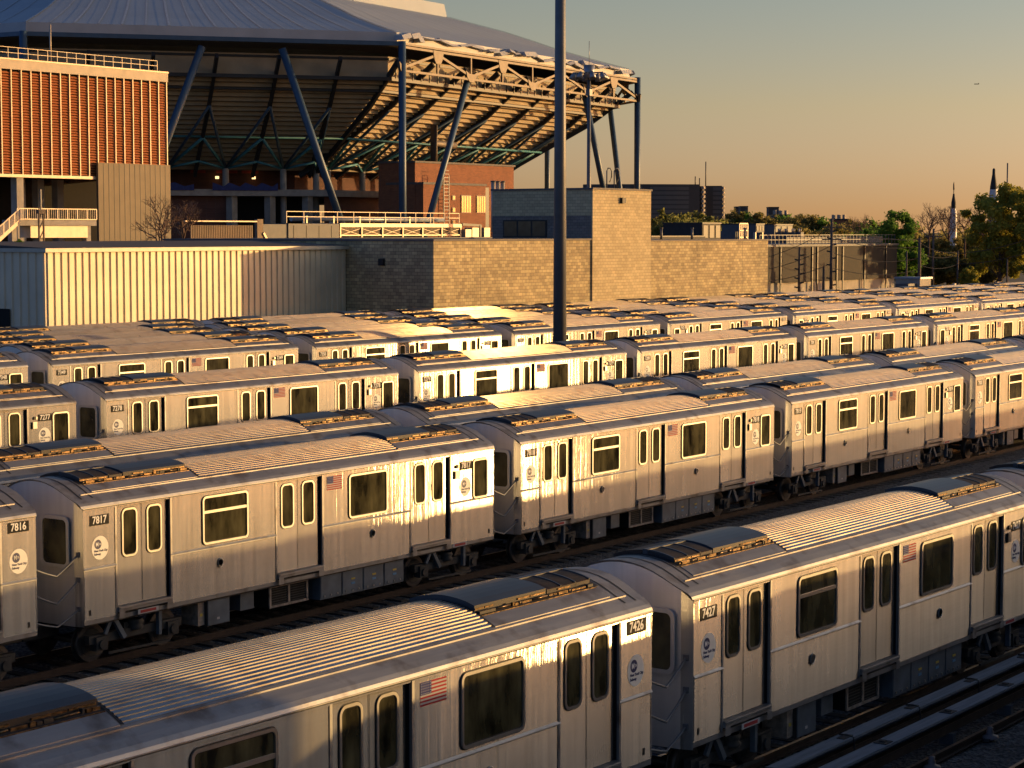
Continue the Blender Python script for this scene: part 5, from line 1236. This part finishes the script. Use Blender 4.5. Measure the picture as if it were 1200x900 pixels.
for i, (px_, yt, w_, d_) in enumerate(((1096,272,52,300), (1122,276,50,305), (1146,268,44,300), (1110,292,70,292), (1160,285,60,288), (1085,300,40,290))):
    tree(px_, yt, d_, w_, 'olive-brown half-leafed tree in the thicket at right, %s of six' % ordn[i], 'leafo', 20+i, per=230, size=.05, group='olive-brown thicket trees')
for i, (px_, yt, w_, d_) in enumerate(((1088,237,42,292), (1111,240,38,300), (1130,243,34,296), (1150,244,30,292), (1012,249,34,420), (1000,253,30,430))):
    tree(px_, yt, d_, w_, 'bare reddish twiggy tree above the right thicket, %s of six' % ordn[i], None, 40+i, bare=True, group='bare trees at right')
far = [(772,243,26,340),(788,250,30,330),(806,247,34,335),(826,244,28,345),(843,250,30,350),(768,258,30,320),(798,258,40,318),(835,257,40,322),
 (862,246,20,520),(878,246,22,520),(891,241,18,500),(903,250,22,520),(919,251,24,520),(935,249,26,480),(950,252,24,470),(965,254,26,470),(982,258,24,460),(998,258,24,440),(1013,256,26,430),(945,262,30,400),(985,264,34,390),(1015,266,34,380),(905,262,30,420)]
for i, (px_, yt, w_, d_) in enumerate(far):
    near = d_ < 360
    tree(px_, yt, d_, w_*(1.9 if near else 2.3), ('pale willow-green tree beyond the low block wall, number %d of eight from the left' % (i+1)) if near else 'olive green tree on the far skyline between the apartment slab and the right trees', 'leafw' if near else ('leafd' if i % 3 == 0 else 'leafo'), 60+i, per=70 if near else 46, size=.085 if near else .10, group='willow-green trees behind the wall' if near else 'far skyline trees')
# leafless shrub and green tuft behind the metal building
def baretree(px, ytop, d, wpx, lab, seed):
    return tree(px, ytop, d, wpx, lab, None, seed, bare=True)
baretree(190, 226, 150, 62, 'bare spreading shrub tree in front of the brown panel block', 71)
baretree(215, 233, 153, 44, 'second bare shrub tree before the maroon brick wall', 72)
tree(23, 268, 122, 30, 'small green conifer-like tuft behind the metal building roof', 'leafd', 73, per=60, size=.12)
# far woodland belt closing the horizon
rs = np.random.RandomState(99); cl = []
for k in range(520):
    px_ = rs.uniform(-60, 1260); d_ = rs.uniform(700, 1100); p = at(px_, 273, d_); cl.append(((p.x, p.y, rs.uniform(0, 11)), rs.uniform(3, 6.5)))
me = leaves_mesh(rs, cl, 90, .9, .7); me.materials.append(M['leafo']); o = link('far_woodland', me); o['kind'] = 'stuff'; o['label'] = 'far olive woodland along the horizon'
# unseen brick block, added to shade the left end of the nearest row
t = thing('added_shade_block', 'added unseen brick block at near right, shading the nearest row', 'building', (34, -3.0, -.5))
b = MB(); b.box(-3.5, 6, -4, 4, 0, 8.2); b.build('wall', M['brick'], t); b = MB(); b.box(-3.9, 6.4, -4.4, 4.4, 8.2, 8.5); b.build('roof', M['tarroof'], t)
b = MB(); b.box(-3.56, -3.5, -1, 1, 1, 2.4); b.build('window', M['winpane'], t)
